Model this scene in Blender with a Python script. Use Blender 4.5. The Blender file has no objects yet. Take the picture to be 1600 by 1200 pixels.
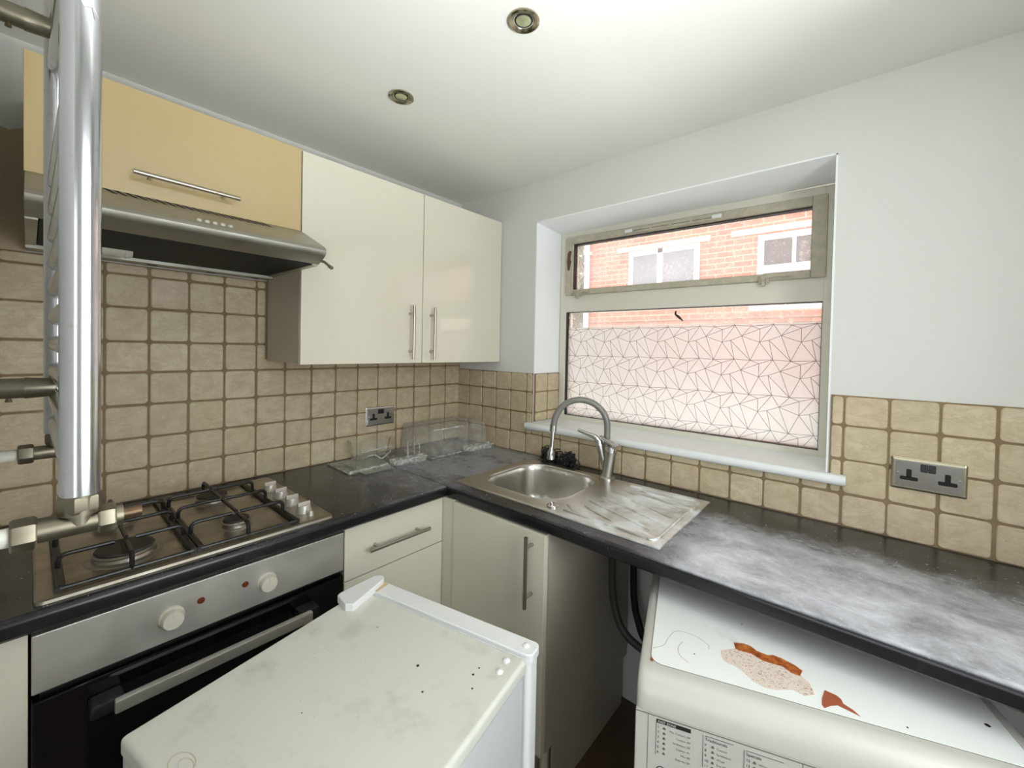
import bpy, bmesh, math, random
from mathutils import Vector, Matrix
random.seed(7)
C = bpy.context.scene.collection
SC = bpy.context.scene
PI = math.pi

# ------------------------------------------------------------------ camera
cam_data = bpy.data.cameras.new('camera'); cam = bpy.data.objects.new('camera', cam_data); C.objects.link(cam)
FWD = Vector((-0.64089194, 0.76743023, -0.01756022)); RGT = Vector((0.76714282, 0.64113247, 0.02100117)); UPV = RGT.cross(FWD)
M = Matrix((RGT, UPV, -FWD)).transposed().to_4x4(); M.translation = Vector((1.76561, -1.54460, 1.40336))
cam.matrix_world = M
cam_data.sensor_fit = 'HORIZONTAL'; cam_data.sensor_width = 36.0
cam_data.lens = 646.09 / 1600 * 36.0
cam_data.shift_x = (800 - 818.952) / 1600
cam_data.shift_y = (556.359 - 600) / 1600
cam_data.clip_start = 0.02; cam_data.clip_end = 200
SC.camera = cam

XR, YF, ZC = 2.32, -1.62, 2.20            # right wall, partition with the doorway, ceiling
# ------------------------------------------------------------------ sky, lights, exposure
W = bpy.data.worlds.new('sky'); SC.world = W; W.use_nodes = True
bg = W.node_tree.nodes['Background']; bg.inputs['Color'].default_value = (0.86, 0.93, 1.0, 1); bg.inputs['Strength'].default_value = 1.7
def area(name, loc, rot, sx, sy, power, col=(1, 1, 1), portal=False):
    d = bpy.data.lights.new(name, 'AREA'); d.shape = 'RECTANGLE'; d.size = sx; d.size_y = sy; d.energy = power; d.color = col
    o = bpy.data.objects.new(name, d); C.objects.link(o); o.location = loc; o.rotation_euler = rot
    if portal: d.cycles.is_portal = True
    return o
# added fill lights, unseen in the next room behind the camera
area('next_room_fill', (2.15, -4.05, 1.25), (math.radians(90), 0, 0), 2.1, 1.5, 5, (0.95, 1.0, 1.0))
area('next_room_side_fill', (3.22, -2.95, 1.15), (math.radians(90), 0, math.radians(90)), 1.9, 1.7, 14, (0.95, 1.0, 1.0))
# added fill lights at a made-up, unseen back door in the right-hand wall
bd = area('back_door_up_fill', (XR + 1.6, -1.06, .04), (0, 0, 0), 1.5, .9, 165, (0.95, 1.0, 1.0))   # added fill beyond the door, shining in and up to the ceiling
bd.rotation_euler = Vector((-.45, .0, .89)).to_track_quat('-Z', 'Y').to_euler()
area('back_door_side_fill', (XR + .13, -1.06, 1.46), (0, math.radians(90), 0), .92, .68, 8.5, (0.95, 1.0, 1.0))          # second added fill, set in that door's upper opening
area('kitchen_window_portal', (1.11, 0.33, 1.52), (math.radians(-90), 0, 0), 1.12, 0.95, 1, portal=True)
sun_d = bpy.data.lights.new('sun', 'SUN'); sun_d.energy = 4.5; sun_d.angle = math.radians(1.5); sun_d.color = (1, .95, .88)
sun = bpy.data.objects.new('sun', sun_d); C.objects.link(sun)
sun.rotation_euler = (Vector((0.25, 0.16, -0.95))).to_track_quat('-Z', 'Y').to_euler()
SC.view_settings.view_transform = 'Standard'; SC.view_settings.look = 'None'
SC.view_settings.exposure = 0.40; SC.view_settings.gamma = 1.0; SC.view_settings.use_curve_mapping = False
SC.cycles.max_bounces = 10; SC.cycles.diffuse_bounces = 6; SC.cycles.transparent_max_bounces = 16
SC.cycles.sample_clamp_indirect = 8

# ------------------------------------------------------------------ materials
def lin(c):
    return tuple((x / 12.92 if x <= 0.04045 else ((x + 0.055) / 1.055) ** 2.4) for x in c)
def rgb(r, g, b): return lin((r / 255, g / 255, b / 255)) + (1,)
class NT:
    def __init__(s, name):
        s.m = bpy.data.materials.new(name); s.m.use_nodes = True; s.t = s.m.node_tree; s.n = s.t.nodes
        s.b = s.n['Principled BSDF']; s.out = s.n['Material Output']
    def add(s, typ, **kw):
        n = s.n.new(typ)
        for k, v in kw.items():
            if k in n.inputs: n.inputs[k].default_value = v
            else: setattr(n, k, v)
        return n
    def link(s, a, b): s.t.links.new(a, b)
    def coord(s, scale=(1, 1, 1), kind='Object', rot=(0, 0, 0)):
        c = s.add('ShaderNodeTexCoord'); mp = s.add('ShaderNodeMapping'); mp.inputs['Scale'].default_value = scale; mp.inputs['Rotation'].default_value = rot
        s.link(c.outputs[kind], mp.inputs['Vector']); return mp.outputs['Vector']
    def noise(s, vec, scale, detail=4, rough=.55, dist=0):
        n = s.add('ShaderNodeTexNoise'); n.inputs['Scale'].default_value = scale; n.inputs['Detail'].default_value = detail
        n.inputs['Roughness'].default_value = rough; n.inputs['Distortion'].default_value = dist
        s.link(vec, n.inputs['Vector']); return n.outputs['Fac']
    def ramp(s, fac, stops):
        r = s.add('ShaderNodeValToRGB'); e = r.color_ramp.elements
        while len(e) < len(stops): e.new(0.5)
        for q, (p, c) in zip(e, stops): q.position = p; q.color = c if len(c) == 4 else tuple(c) + (1,)
        s.link(fac, r.inputs['Fac']); return r.outputs['Color']
    def mix(s, fac, a, b, mode='MIX'):
        m = s.add('ShaderNodeMix'); m.data_type = 'RGBA'; m.blend_type = mode
        for sock, v in ((m.inputs['Factor'], fac), (m.inputs['A'] if False else m.inputs[6], a), (m.inputs[7], b)):
            if hasattr(v, 'is_output'): s.link(v, sock)
            else: sock.default_value = v
        return m.outputs[2]
    def bump(s, h, strength=.2, dist=.001):
        b = s.add('ShaderNodeBump'); b.inputs['Strength'].default_value = strength; b.inputs['Distance'].default_value = dist
        s.link(h, b.inputs['Height']); s.link(b.outputs['Normal'], s.b.inputs['Normal'])
    def set(s, **kw):
        for k, v in kw.items():
            k = k.replace('_', ' ')
            if hasattr(v, 'is_output'): s.link(v, s.b.inputs[k])
            else: s.b.inputs[k].default_value = v
        return s
W1 = (1, 1, 1, 1); B0 = (0, 0, 0, 1)
def plain(name, col, rough=.5, metal=0, var=.04, spec=.5, nscale=30, bump=0):
    t = NT(name); v = t.coord()
    n = t.noise(v, nscale)
    c2 = tuple(max(0, x * (1 - var * 2)) for x in col[:3]) + (1,)
    t.set(Base_Color=t.mix(n, col, c2), Roughness=rough, Metallic=metal, Specular_IOR_Level=spec)
    if bump: t.bump(t.noise(v, nscale * 4), bump, .0006)
    return t.m
def wall_paint(name, col):
    t = NT(name); v = t.coord()
    n = t.noise(v, 3, 5); t.set(Base_Color=t.mix(n, col, tuple(x * .95 for x in col[:3]) + (1,)), Roughness=.85, Specular_IOR_Level=.2)
    t.bump(t.noise(v, 160, 3), .12, .001); return t.m
def speckled(name, col, spot, rough, amount=.70, spec=.5, sc=14, coat=0, fine=220):
    """enamel or laminate with scattered real dirt: smudges and small specks"""
    t = NT(name); v = t.coord()
    a = t.ramp(t.noise(v, sc, 6, .65), [(amount - .06, B0), (amount + .14, W1)])
    b = t.ramp(t.noise(v, fine, 2, .5), [(.70, B0), (.76, W1)])
    base = t.mix(t.noise(v, 2.5, 3), col, tuple(x * .95 for x in col[:3]) + (1,))
    gate = t.ramp(t.noise(v, sc * .45, 3), [(.5, B0), (.68, W1)])
    m1 = t.mix(a, B0, (.35, .35, .35, 1)); m2 = t.mix(gate, B0, b)
    f = t.mix(1.0, m1, t.mix(.6, B0, m2), 'ADD')
    t.set(Base_Color=t.mix(f, base, spot), Roughness=rough, Specular_IOR_Level=spec, Coat_Weight=coat, Coat_Roughness=.03, Coat_IOR=1.6)
    return t.m
def brushed(name, col, rough=.3, axis=(4, 400, 400), var=.12, dirt=None):
    t = NT(name); v = t.coord(axis)
    n = t.noise(v, 1.0, 3); v2 = t.coord(); s = t.noise(v2, 9, 5)
    c = t.mix(n, col, tuple(x * (1 - var) for x in col[:3]) + (1,))
    if dirt: c = t.mix(t.ramp(s, [(.5, B0), (.75, (.7, .7, .7, 1))]), c, dirt)
    r = t.ramp(s, [(.3, (rough * .8,) * 3), (.7, (rough * 1.35,) * 3)])
    t.set(Base_Color=c, Metallic=1.0, Roughness=r); return t.m

m_wall = wall_paint('white_wall_paint', rgb(222, 222, 218))
m_ceiling = wall_paint('ceiling_paint', rgb(232, 231, 226))
m_reveal = wall_paint('reveal_paint', rgb(246, 249, 251))
m_render = wall_paint('bare_wall', rgb(196, 178, 150))
m_floor = plain('brown_vinyl_floor', rgb(92, 70, 52), .55, var=.2, nscale=12)
m_grout = plain('brown_grout', rgb(160, 138, 108), .9, var=.25, nscale=25, spec=.1)
def tile_mat():
    t = NT('tumbled_stone_tile'); v = t.coord()
    at = t.add('ShaderNodeAttribute'); at.attribute_name = 'tile_shade'
    base = t.ramp(at.outputs['Fac'], [(0, rgb(199, 187, 158)), (.3, rgb(208, 195, 165)), (.55, rgb(209, 192, 168)), (.8, rgb(198, 189, 157)), (1, rgb(214, 203, 175))])
    n = t.noise(t.coord((1, 1, 2.0), rot=(.5, .5, 0)), 9, 8, .72, .5); veins = t.ramp(n, [(.44, B0), (.5, (.38, .38, .38, 1)), (.53, B0), (.7, B0)])
    c = t.mix(t.ramp(t.noise(v, 30, 5), [(.35, B0), (.75, (.55, .55, .55, 1))]), base, rgb(176, 152, 122))
    c = t.mix(veins, c, rgb(168, 146, 114))
    pits = t.ramp(t.noise(v, 170, 2), [(.72, B0), (.8, W1)])
    c = t.mix(pits, c, rgb(150, 125, 95))
    t.set(Base_Color=c, Roughness=.48, Specular_IOR_Level=.35)
    t.bump(t.mix(1.0, n, t.noise(v, 60, 4), 'ADD'), .25, .002); return t.m
m_tile = tile_mat()
def worktop_mat():
    t = NT('black_slate_worktop'); v = t.coord()
    g = t.noise(v, 9, 6, .6, .8)
    c = t.ramp(g, [(.35, rgb(20, 20, 23)), (.6, rgb(31, 30, 33)), (.75, rgb(43, 42, 43))])
    sm = t.noise(t.coord((1.0, 1.4, 1), rot=(0, 0, .4)), 6.0, 10, .76, .25)      # broad wiped smears of dust
    st = t.noise(t.coord((1, 2.2, 1), rot=(0, 0, -.6)), 24, 8, .75, .8)           # fine streaks
    sx = t.add('ShaderNodeSeparateXYZ'); t.link(t.coord(), sx.inputs[0])
    def rng(sock, a, b):
        n = t.add('ShaderNodeMapRange'); n.interpolation_type = 'SMOOTHSTEP'; n.inputs['From Min'].default_value = a; n.inputs['From Max'].default_value = b; t.link(sock, n.inputs['Value']); return n.outputs[0]
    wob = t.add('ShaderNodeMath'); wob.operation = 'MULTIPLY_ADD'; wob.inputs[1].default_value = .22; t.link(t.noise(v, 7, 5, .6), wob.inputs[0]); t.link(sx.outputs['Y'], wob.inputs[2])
    right = t.mix(1.0, rng(sx.outputs['X'], 1.28, 1.50), rng(wob.outputs[0], -.02, -.20), 'MULTIPLY')  # right-hand patch: dust plus the window's reflection painted into the colour
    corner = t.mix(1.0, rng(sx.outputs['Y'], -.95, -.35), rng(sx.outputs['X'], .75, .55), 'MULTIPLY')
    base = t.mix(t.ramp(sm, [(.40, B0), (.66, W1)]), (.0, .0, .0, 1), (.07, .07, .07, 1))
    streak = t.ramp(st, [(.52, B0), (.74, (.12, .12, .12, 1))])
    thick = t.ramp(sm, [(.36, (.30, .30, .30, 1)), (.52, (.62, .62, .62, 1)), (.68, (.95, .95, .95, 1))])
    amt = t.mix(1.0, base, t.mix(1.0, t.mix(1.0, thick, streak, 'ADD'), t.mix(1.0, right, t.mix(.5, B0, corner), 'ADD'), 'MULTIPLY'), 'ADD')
    spk = t.ramp(t.noise(v, 120, 1), [(.735, B0), (.76, W1)])
    amt = t.mix(1.0, amt, t.mix(.5, B0, spk), 'ADD')
    ge = t.add('ShaderNodeNewGeometry'); gz = t.add('ShaderNodeSeparateXYZ'); t.link(ge.outputs['Normal'], gz.inputs[0])
    amt = t.mix(1.0, amt, rng(gz.outputs['Z'], .55, .98), 'MULTIPLY')
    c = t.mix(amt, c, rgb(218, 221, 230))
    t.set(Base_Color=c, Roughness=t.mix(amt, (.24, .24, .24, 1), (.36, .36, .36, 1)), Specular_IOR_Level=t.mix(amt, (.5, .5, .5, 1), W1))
    t.bump(t.noise(v, 260, 3), .1, .0005); return t.m
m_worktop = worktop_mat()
m_cream = speckled('cream_gloss_laminate', rgb(229, 224, 206), rgb(120, 105, 80), .10, .78, .5, 9, .9)
m_yellow = speckled('yellowed_gloss_laminate', rgb(204, 182, 134), rgb(120, 90, 50), .16, .72, .5, 9, .25)
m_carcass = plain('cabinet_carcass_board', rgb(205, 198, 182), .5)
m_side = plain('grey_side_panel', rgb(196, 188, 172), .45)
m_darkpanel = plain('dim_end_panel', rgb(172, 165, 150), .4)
m_steel = brushed('stainless_steel', rgb(190, 186, 178), .30, (3, 260, 260))
m_ovensteel = brushed('oven_fascia_steel', rgb(208, 205, 198), .44, (260, 3, 260)); m_ovensteel.node_tree.nodes['Principled BSDF'].inputs['Metallic'].default_value = .8
m_hood = brushed('hood_steel', rgb(186, 184, 174), .46, (260, 3, 260), dirt=rgb(168, 162, 144))
def hob_mat():
    t = NT('hob_tray_steel'); s = t.noise(t.coord(), 11, 6, .6)
    c = t.mix(t.ramp(s, [(.42, B0), (.7, (.8, .8, .8, 1))]), rgb(182, 176, 164), rgb(152, 140, 120))
    t.set(Base_Color=c, Metallic=1.0, Roughness=t.ramp(s, [(.3, (.26,) * 3), (.7, (.46,) * 3)])); return t.m
m_hobsteel = hob_mat()
def sink_mat():
    t = NT('sink_stainless'); v = t.coord()
    sm = t.noise(t.coord((1, 1.6, 1), rot=(0, 0, .3)), 8, 7, .62, 1.2)
    sx = t.add('ShaderNodeSeparateXYZ'); t.link(v, sx.inputs[0])
    g = t.add('ShaderNodeMapRange'); g.inputs['From Min'].default_value = .44; g.inputs['From Max'].default_value = .56; t.link(sx.outputs['X'], g.inputs['Value'])
    f = t.mix(1.0, t.ramp(sm, [(.38, (.10, .10, .10, 1)), (.58, (.95, .95, .95, 1))]), g.outputs[0], 'MULTIPLY')
    t.set(Base_Color=t.mix(f, rgb(216, 214, 208), rgb(240, 243, 246)), Metallic=t.mix(f, W1, (.35, .35, .35, 1)), Roughness=t.mix(f, (.28, .28, .28, 1), (.46, .46, .46, 1)))
    return t.m
m_sink = sink_mat()
m_chrome = plain('chrome', rgb(214, 214, 214), .07, 1, .03)
def radchrome():
    t = NT('radiator_chrome'); v = t.coord()
    a = t.ramp(t.noise(v, 55, 5, .7), [(.58, B0), (.72, (.5, .5, .5, 1))])
    t.set(Base_Color=t.mix(a, rgb(208, 210, 214), rgb(170, 165, 155)), Metallic=1.0, Roughness=t.mix(a, (.16,) * 3 + (1,), (.4,) * 3 + (1,))); return t.m
m_radiator = radchrome()
m_dullchrome = plain('tarnished_chrome', rgb(150, 143, 124), .40, 1, .2, nscale=90)
m_copper = plain('brown_copper', rgb(118, 94, 74), .4, .8, .2, nscale=60)
m_bar = plain('brushed_bar_handle', rgb(182, 176, 164), .28, 1, .05)
m_enamel = plain('black_enamel', rgb(26, 25, 25), .33, 0, .1)
m_castiron = plain('dull_burner_cap', rgb(62, 58, 54), .55, .2, .2, nscale=60)
m_alu = plain('burner_ring_aluminium', rgb(176, 170, 160), .38, 1, .1)
m_blackglass = plain('black_oven_glass', rgb(12, 12, 13), .06, 0, .1)
m_blackplastic = plain('black_plastic', rgb(30, 30, 32), .45, 0, .1)
m_filter = plain('greasy_dark_filter', rgb(28, 30, 27), .7, .3, .3, nscale=80, bump=.3)
m_knob = plain('cream_knob_plastic', rgb(212, 208, 194), .4, 0, .06)
m_hobknob = plain('silver_knob_plastic', rgb(205, 200, 190), .35, .35, .05)
m_amber = plain('brown_indicator', rgb(105, 52, 22), .3)
m_fridge = speckled('white_fridge_top', rgb(220, 221, 212), rgb(140, 133, 116), .34, .60, .45, 9, 0, 150)
m_fridgeside = plain('white_fridge_enamel', rgb(208, 211, 212), .3, 0, .02)
m_fridgedoor = speckled('white_fridge_plastic', rgb(236, 238, 238), rgb(150, 145, 130), .28, .74, .5, 10)
m_stain = plain('yellowed_plastic_stain', rgb(206, 190, 150), .5)
m_tide = plain('dried_tide_line', rgb(190, 188, 176), .5)
m_wm = plain('white_washer_plastic', rgb(196, 194, 187), .32, 0, .02)
m_wmtop = speckled('white_washer_lid', rgb(238, 241, 238), rgb(150, 140, 115), .36, .72, .45, 9)
m_wmseam = plain('grey_seam', rgb(110, 106, 98), .7)
m_ink = plain('black_print', rgb(34, 33, 33), .5)
m_ink2 = plain('grey_print', rgb(112, 108, 100), .5)
m_whiteink = plain('white_print', rgb(225, 224, 218), .5)
def rust():
    t = NT('brown_rust'); v = t.coord(); n = t.noise(v, 60, 6, .7); k = t.noise(v, 22, 3)
    c = t.ramp(n, [(.32, rgb(112, 56, 34)), (.48, rgb(160, 82, 42)), (.60, rgb(190, 112, 52)), (.72, rgb(214, 160, 96))])
    t.set(Base_Color=t.mix(t.ramp(k, [(.5, B0), (.7, (.6, .6, .6, 1))]), c, rgb(205, 150, 78)), Roughness=.85, Specular_IOR_Level=.15); t.bump(n, .5, .0008); return t.m
m_rust = rust()
def peeled():
    t = NT('peeling_paint'); v = t.coord()
    t.set(Base_Color=t.mix(t.ramp(t.noise(v, 330, 3, .6), [(.56, B0), (.66, W1)]), t.mix(t.noise(v, 40, 4), rgb(228, 218, 208), rgb(214, 192, 176)), rgb(158, 110, 84)), Roughness=.8); return t.m
m_peel = peeled()
m_redrust = plain('red_primer_rust', rgb(172, 92, 62), .8, 0, .15, nscale=120)
m_upvc = speckled('aged_upvc', rgb(222, 219, 205), rgb(120, 108, 84), .42, .68, .4, 10)
m_upvcw = plain('white_upvc', rgb(232, 234, 232), .35, 0, .03)
m_grime = plain('grimy_upvc', rgb(208, 201, 178), .6, 0, .25, nscale=40)
m_gasket = plain('black_gasket', rgb(40, 38, 35), .6)
m_sill = plain('white_sill', rgb(236, 240, 240), .3, 0, .03)
m_rubber = plain('black_rubber_hose', rgb(30, 30, 32), .5)
m_greyhose = plain('grey_ribbed_hose', rgb(74, 72, 70), .5)
m_spout = plain('grey_spout_sleeve', rgb(140, 138, 134), .42, .3, .06)
m_scour = plain('dark_scourer_wire', rgb(52, 52, 56), .5, .4, .4, nscale=150)
m_pipe = plain('white_painted_pipe', rgb(232, 230, 220), .4, 0, .05)
m_lampglass = plain('greenish_lamp_glass', rgb(196, 200, 160), .1, .5, .1)
m_nickel = plain('brushed_nickel_rim', rgb(176, 168, 144), .22, 1, .06)
m_dark = plain('dark_void', rgb(24, 22, 20), .8)
m_white = plain('white_paint_splash', rgb(236, 236, 232), .6)

def glass_mat(name, dirt=.05, speck=.5, tint=(1, 1, 1, 1)):
    t = NT(name); t.n.remove(t.b); v = t.coord()
    tr = t.add('ShaderNodeBsdfTransparent'); tr.inputs['Color'].default_value = tint
    gl = t.add('ShaderNodeBsdfGlossy'); gl.inputs['Roughness'].default_value = .02
    df = t.add('ShaderNodeBsdfTranslucent'); df.inputs['Color'].default_value = (.95, .95, .93, 1)
    lw = t.add('ShaderNodeLayerWeight'); lw.inputs['Blend'].default_value = .22
    m1 = t.add('ShaderNodeMixShader'); t.link(lw.outputs['Fresnel'], m1.inputs[0]); t.link(tr.outputs[0], m1.inputs[1]); t.link(gl.outputs[0], m1.inputs[2])
    g = t.ramp(t.noise(v, 5, 4), [(.42, (.35,) * 3 + (1,)), (.66, W1)])
    d = t.mix(1.0, t.ramp(t.noise(v, 95, 3, .6), [(.56, (dirt,) * 3 + (1,)), (.70, (speck,) * 3 + (1,))]), g, 'MULTIPLY')
    d = t.mix(1.0, d, (dirt,) * 3 + (1,), 'ADD')
    m2 = t.add('ShaderNodeMixShader'); t.link(d, m2.inputs[0]); t.link(m1.outputs[0], m2.inputs[1]); t.link(df.outputs[0], m2.inputs[2])
    t.link(m2.outputs[0], t.out.inputs['Surface']); return t.m
m_glass = glass_mat('dusty_window_glass', .13, .5)
def film_mat():
    t = NT('frosted_film'); t.n.remove(t.b)
    a = t.add('ShaderNodeBsdfTranslucent'); a.inputs['Color'].default_value = (.93, .97, .97, 1)
    r = t.add('ShaderNodeBsdfRefraction'); r.inputs['IOR'].default_value = 1.3; r.inputs['Roughness'].default_value = .6; r.inputs['Color'].default_value = (1, .98, .97, 1)
    d = t.add('ShaderNodeBsdfDiffuse'); d.inputs['Color'].default_value = (.85, .85, .84, 1)
    m = t.add('ShaderNodeMixShader'); m.inputs[0].default_value = .35; t.link(a.outputs[0], m.inputs[1]); t.link(r.outputs[0], m.inputs[2])
    m2 = t.add('ShaderNodeMixShader'); m2.inputs[0].default_value = .46; t.link(m.outputs[0], m2.inputs[1]); t.link(d.outputs[0], m2.inputs[2])
    t.link(m2.outputs[0], t.out.inputs['Surface']); return t.m
m_film = film_mat()
def filmline_mat():
    t = NT('etched_film_line'); t.n.remove(t.b)
    a = t.add('ShaderNodeBsdfTransparent'); a.inputs['Color'].default_value = (.30, .32, .32, 1)
    g = t.add('ShaderNodeBsdfDiffuse'); g.inputs['Color'].default_value = (.20, .16, .14, 1)
    m = t.add('ShaderNodeMixShader'); m.inputs[0].default_value = .4; t.link(a.outputs[0], m.inputs[1]); t.link(g.outputs[0], m.inputs[2])
    t.link(m.outputs[0], t.out.inputs['Surface']); return t.m
m_filmline = filmline_mat()
def acrylic(name, tint=(.985, .987, .98, 1), haze=.05):
    t = NT(name); t.n.remove(t.b)
    tr = t.add('ShaderNodeBsdfTransparent'); tr.inputs['Color'].default_value = tint
    gl = t.add('ShaderNodeBsdfGlossy'); gl.inputs['Roughness'].default_value = .06
    df = t.add('ShaderNodeBsdfDiffuse'); df.inputs['Color'].default_value = (.9, .9, .88, 1)
    lw = t.add('ShaderNodeLayerWeight'); lw.inputs['Blend'].default_value = .12
    hf = t.add('ShaderNodeMath'); hf.operation = 'MULTIPLY'; hf.inputs[1].default_value = .6; t.link(lw.outputs['Fresnel'], hf.inputs[0])
    m1 = t.add('ShaderNodeMixShader'); t.link(hf.outputs[0], m1.inputs[0]); t.link(tr.outputs[0], m1.inputs[1]); t.link(gl.outputs[0], m1.inputs[2])
    n = t.ramp(t.noise(t.coord(), 40, 3), [(.4, (haze * .5,) * 3 + (1,)), (.7, (haze * 1.6,) * 3 + (1,))])
    m2 = t.add('ShaderNodeMixShader'); t.link(n, m2.inputs[0]); t.link(m1.outputs[0], m2.inputs[1]); t.link(df.outputs[0], m2.inputs[2])
    t.link(m2.outputs[0], t.out.inputs['Surface']); return t.m
m_acrylic = acrylic('clear_fridge_plastic')
m_hazy = acrylic('hazy_fridge_plastic', (.98, .98, .97, 1), .17)
m_shelfglass = acrylic('greenish_shelf_glass', (.93, .96, .92, 1), .16)
m_trim = acrylic('milky_plastic_trim', (.96, .96, .95, 1), .34)
def brick_mat():
    t = NT('red_brick'); co = t.add('ShaderNodeTexCoord'); sp = t.add('ShaderNodeSeparateXYZ'); cb = t.add('ShaderNodeCombineXYZ')
    t.link(co.outputs['Object'], sp.inputs[0]); t.link(sp.outputs['X'], cb.inputs['X']); t.link(sp.outputs['Z'], cb.inputs['Y'])
    b = t.add('ShaderNodeTexBrick'); t.link(cb.outputs[0], b.inputs['Vector']); b.inputs['Scale'].default_value = 1
    b.inputs['Brick Width'].default_value = .225; b.inputs['Row Height'].default_value = .075; b.inputs['Mortar Size'].default_value = .007
    b.inputs['Color1'].default_value = rgb(200, 126, 102); b.inputs['Color2'].default_value = rgb(186, 104, 84); b.inputs['Mortar'].default_value = rgb(214, 178, 156)
    n = t.noise(co.outputs['Object'], 7, 5)
    c = t.mix(t.ramp(n, [(.4, B0), (.75, (.5, .5, .5, 1))]), b.outputs['Color'], rgb(214, 160, 134))
    w = t.ramp(t.noise(co.outputs['Object'], 3.2, 6, .7), [(.64, B0), (.74, (.7, .7, .7, 1))])
    t.set(Base_Color=t.mix(w, c, rgb(230, 210, 192)), Roughness=.9, Specular_IOR_Level=.1); return t.m
m_brick = brick_mat()
m_stone = plain('cream_lintel_stone', rgb(226, 212, 186), .8)
m_darkbrick = plain('dark_brick_course', rgb(150, 92, 72), .9, 0, .1, nscale=12)
m_pane = plain('painted_reflection_pane', rgb(150, 158, 166), .5, 0, .2, spec=.15, nscale=2)  # sky reflection put into the base colour of a nearly matte pane
m_pane2 = plain('dark_house_pane', rgb(104, 104, 108), .5, 0, .4, spec=.15, nscale=60)
m_leaf = plain('pale_green_leaf', rgb(150, 168, 142), .6, 0, .2, nscale=4)
m_bark = plain('tree_bark', rgb(110, 96, 80), .9, 0, .2)
m_ground = plain('pale_concrete_yard', rgb(214, 210, 204), .9, 0, .08, nscale=4)

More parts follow.
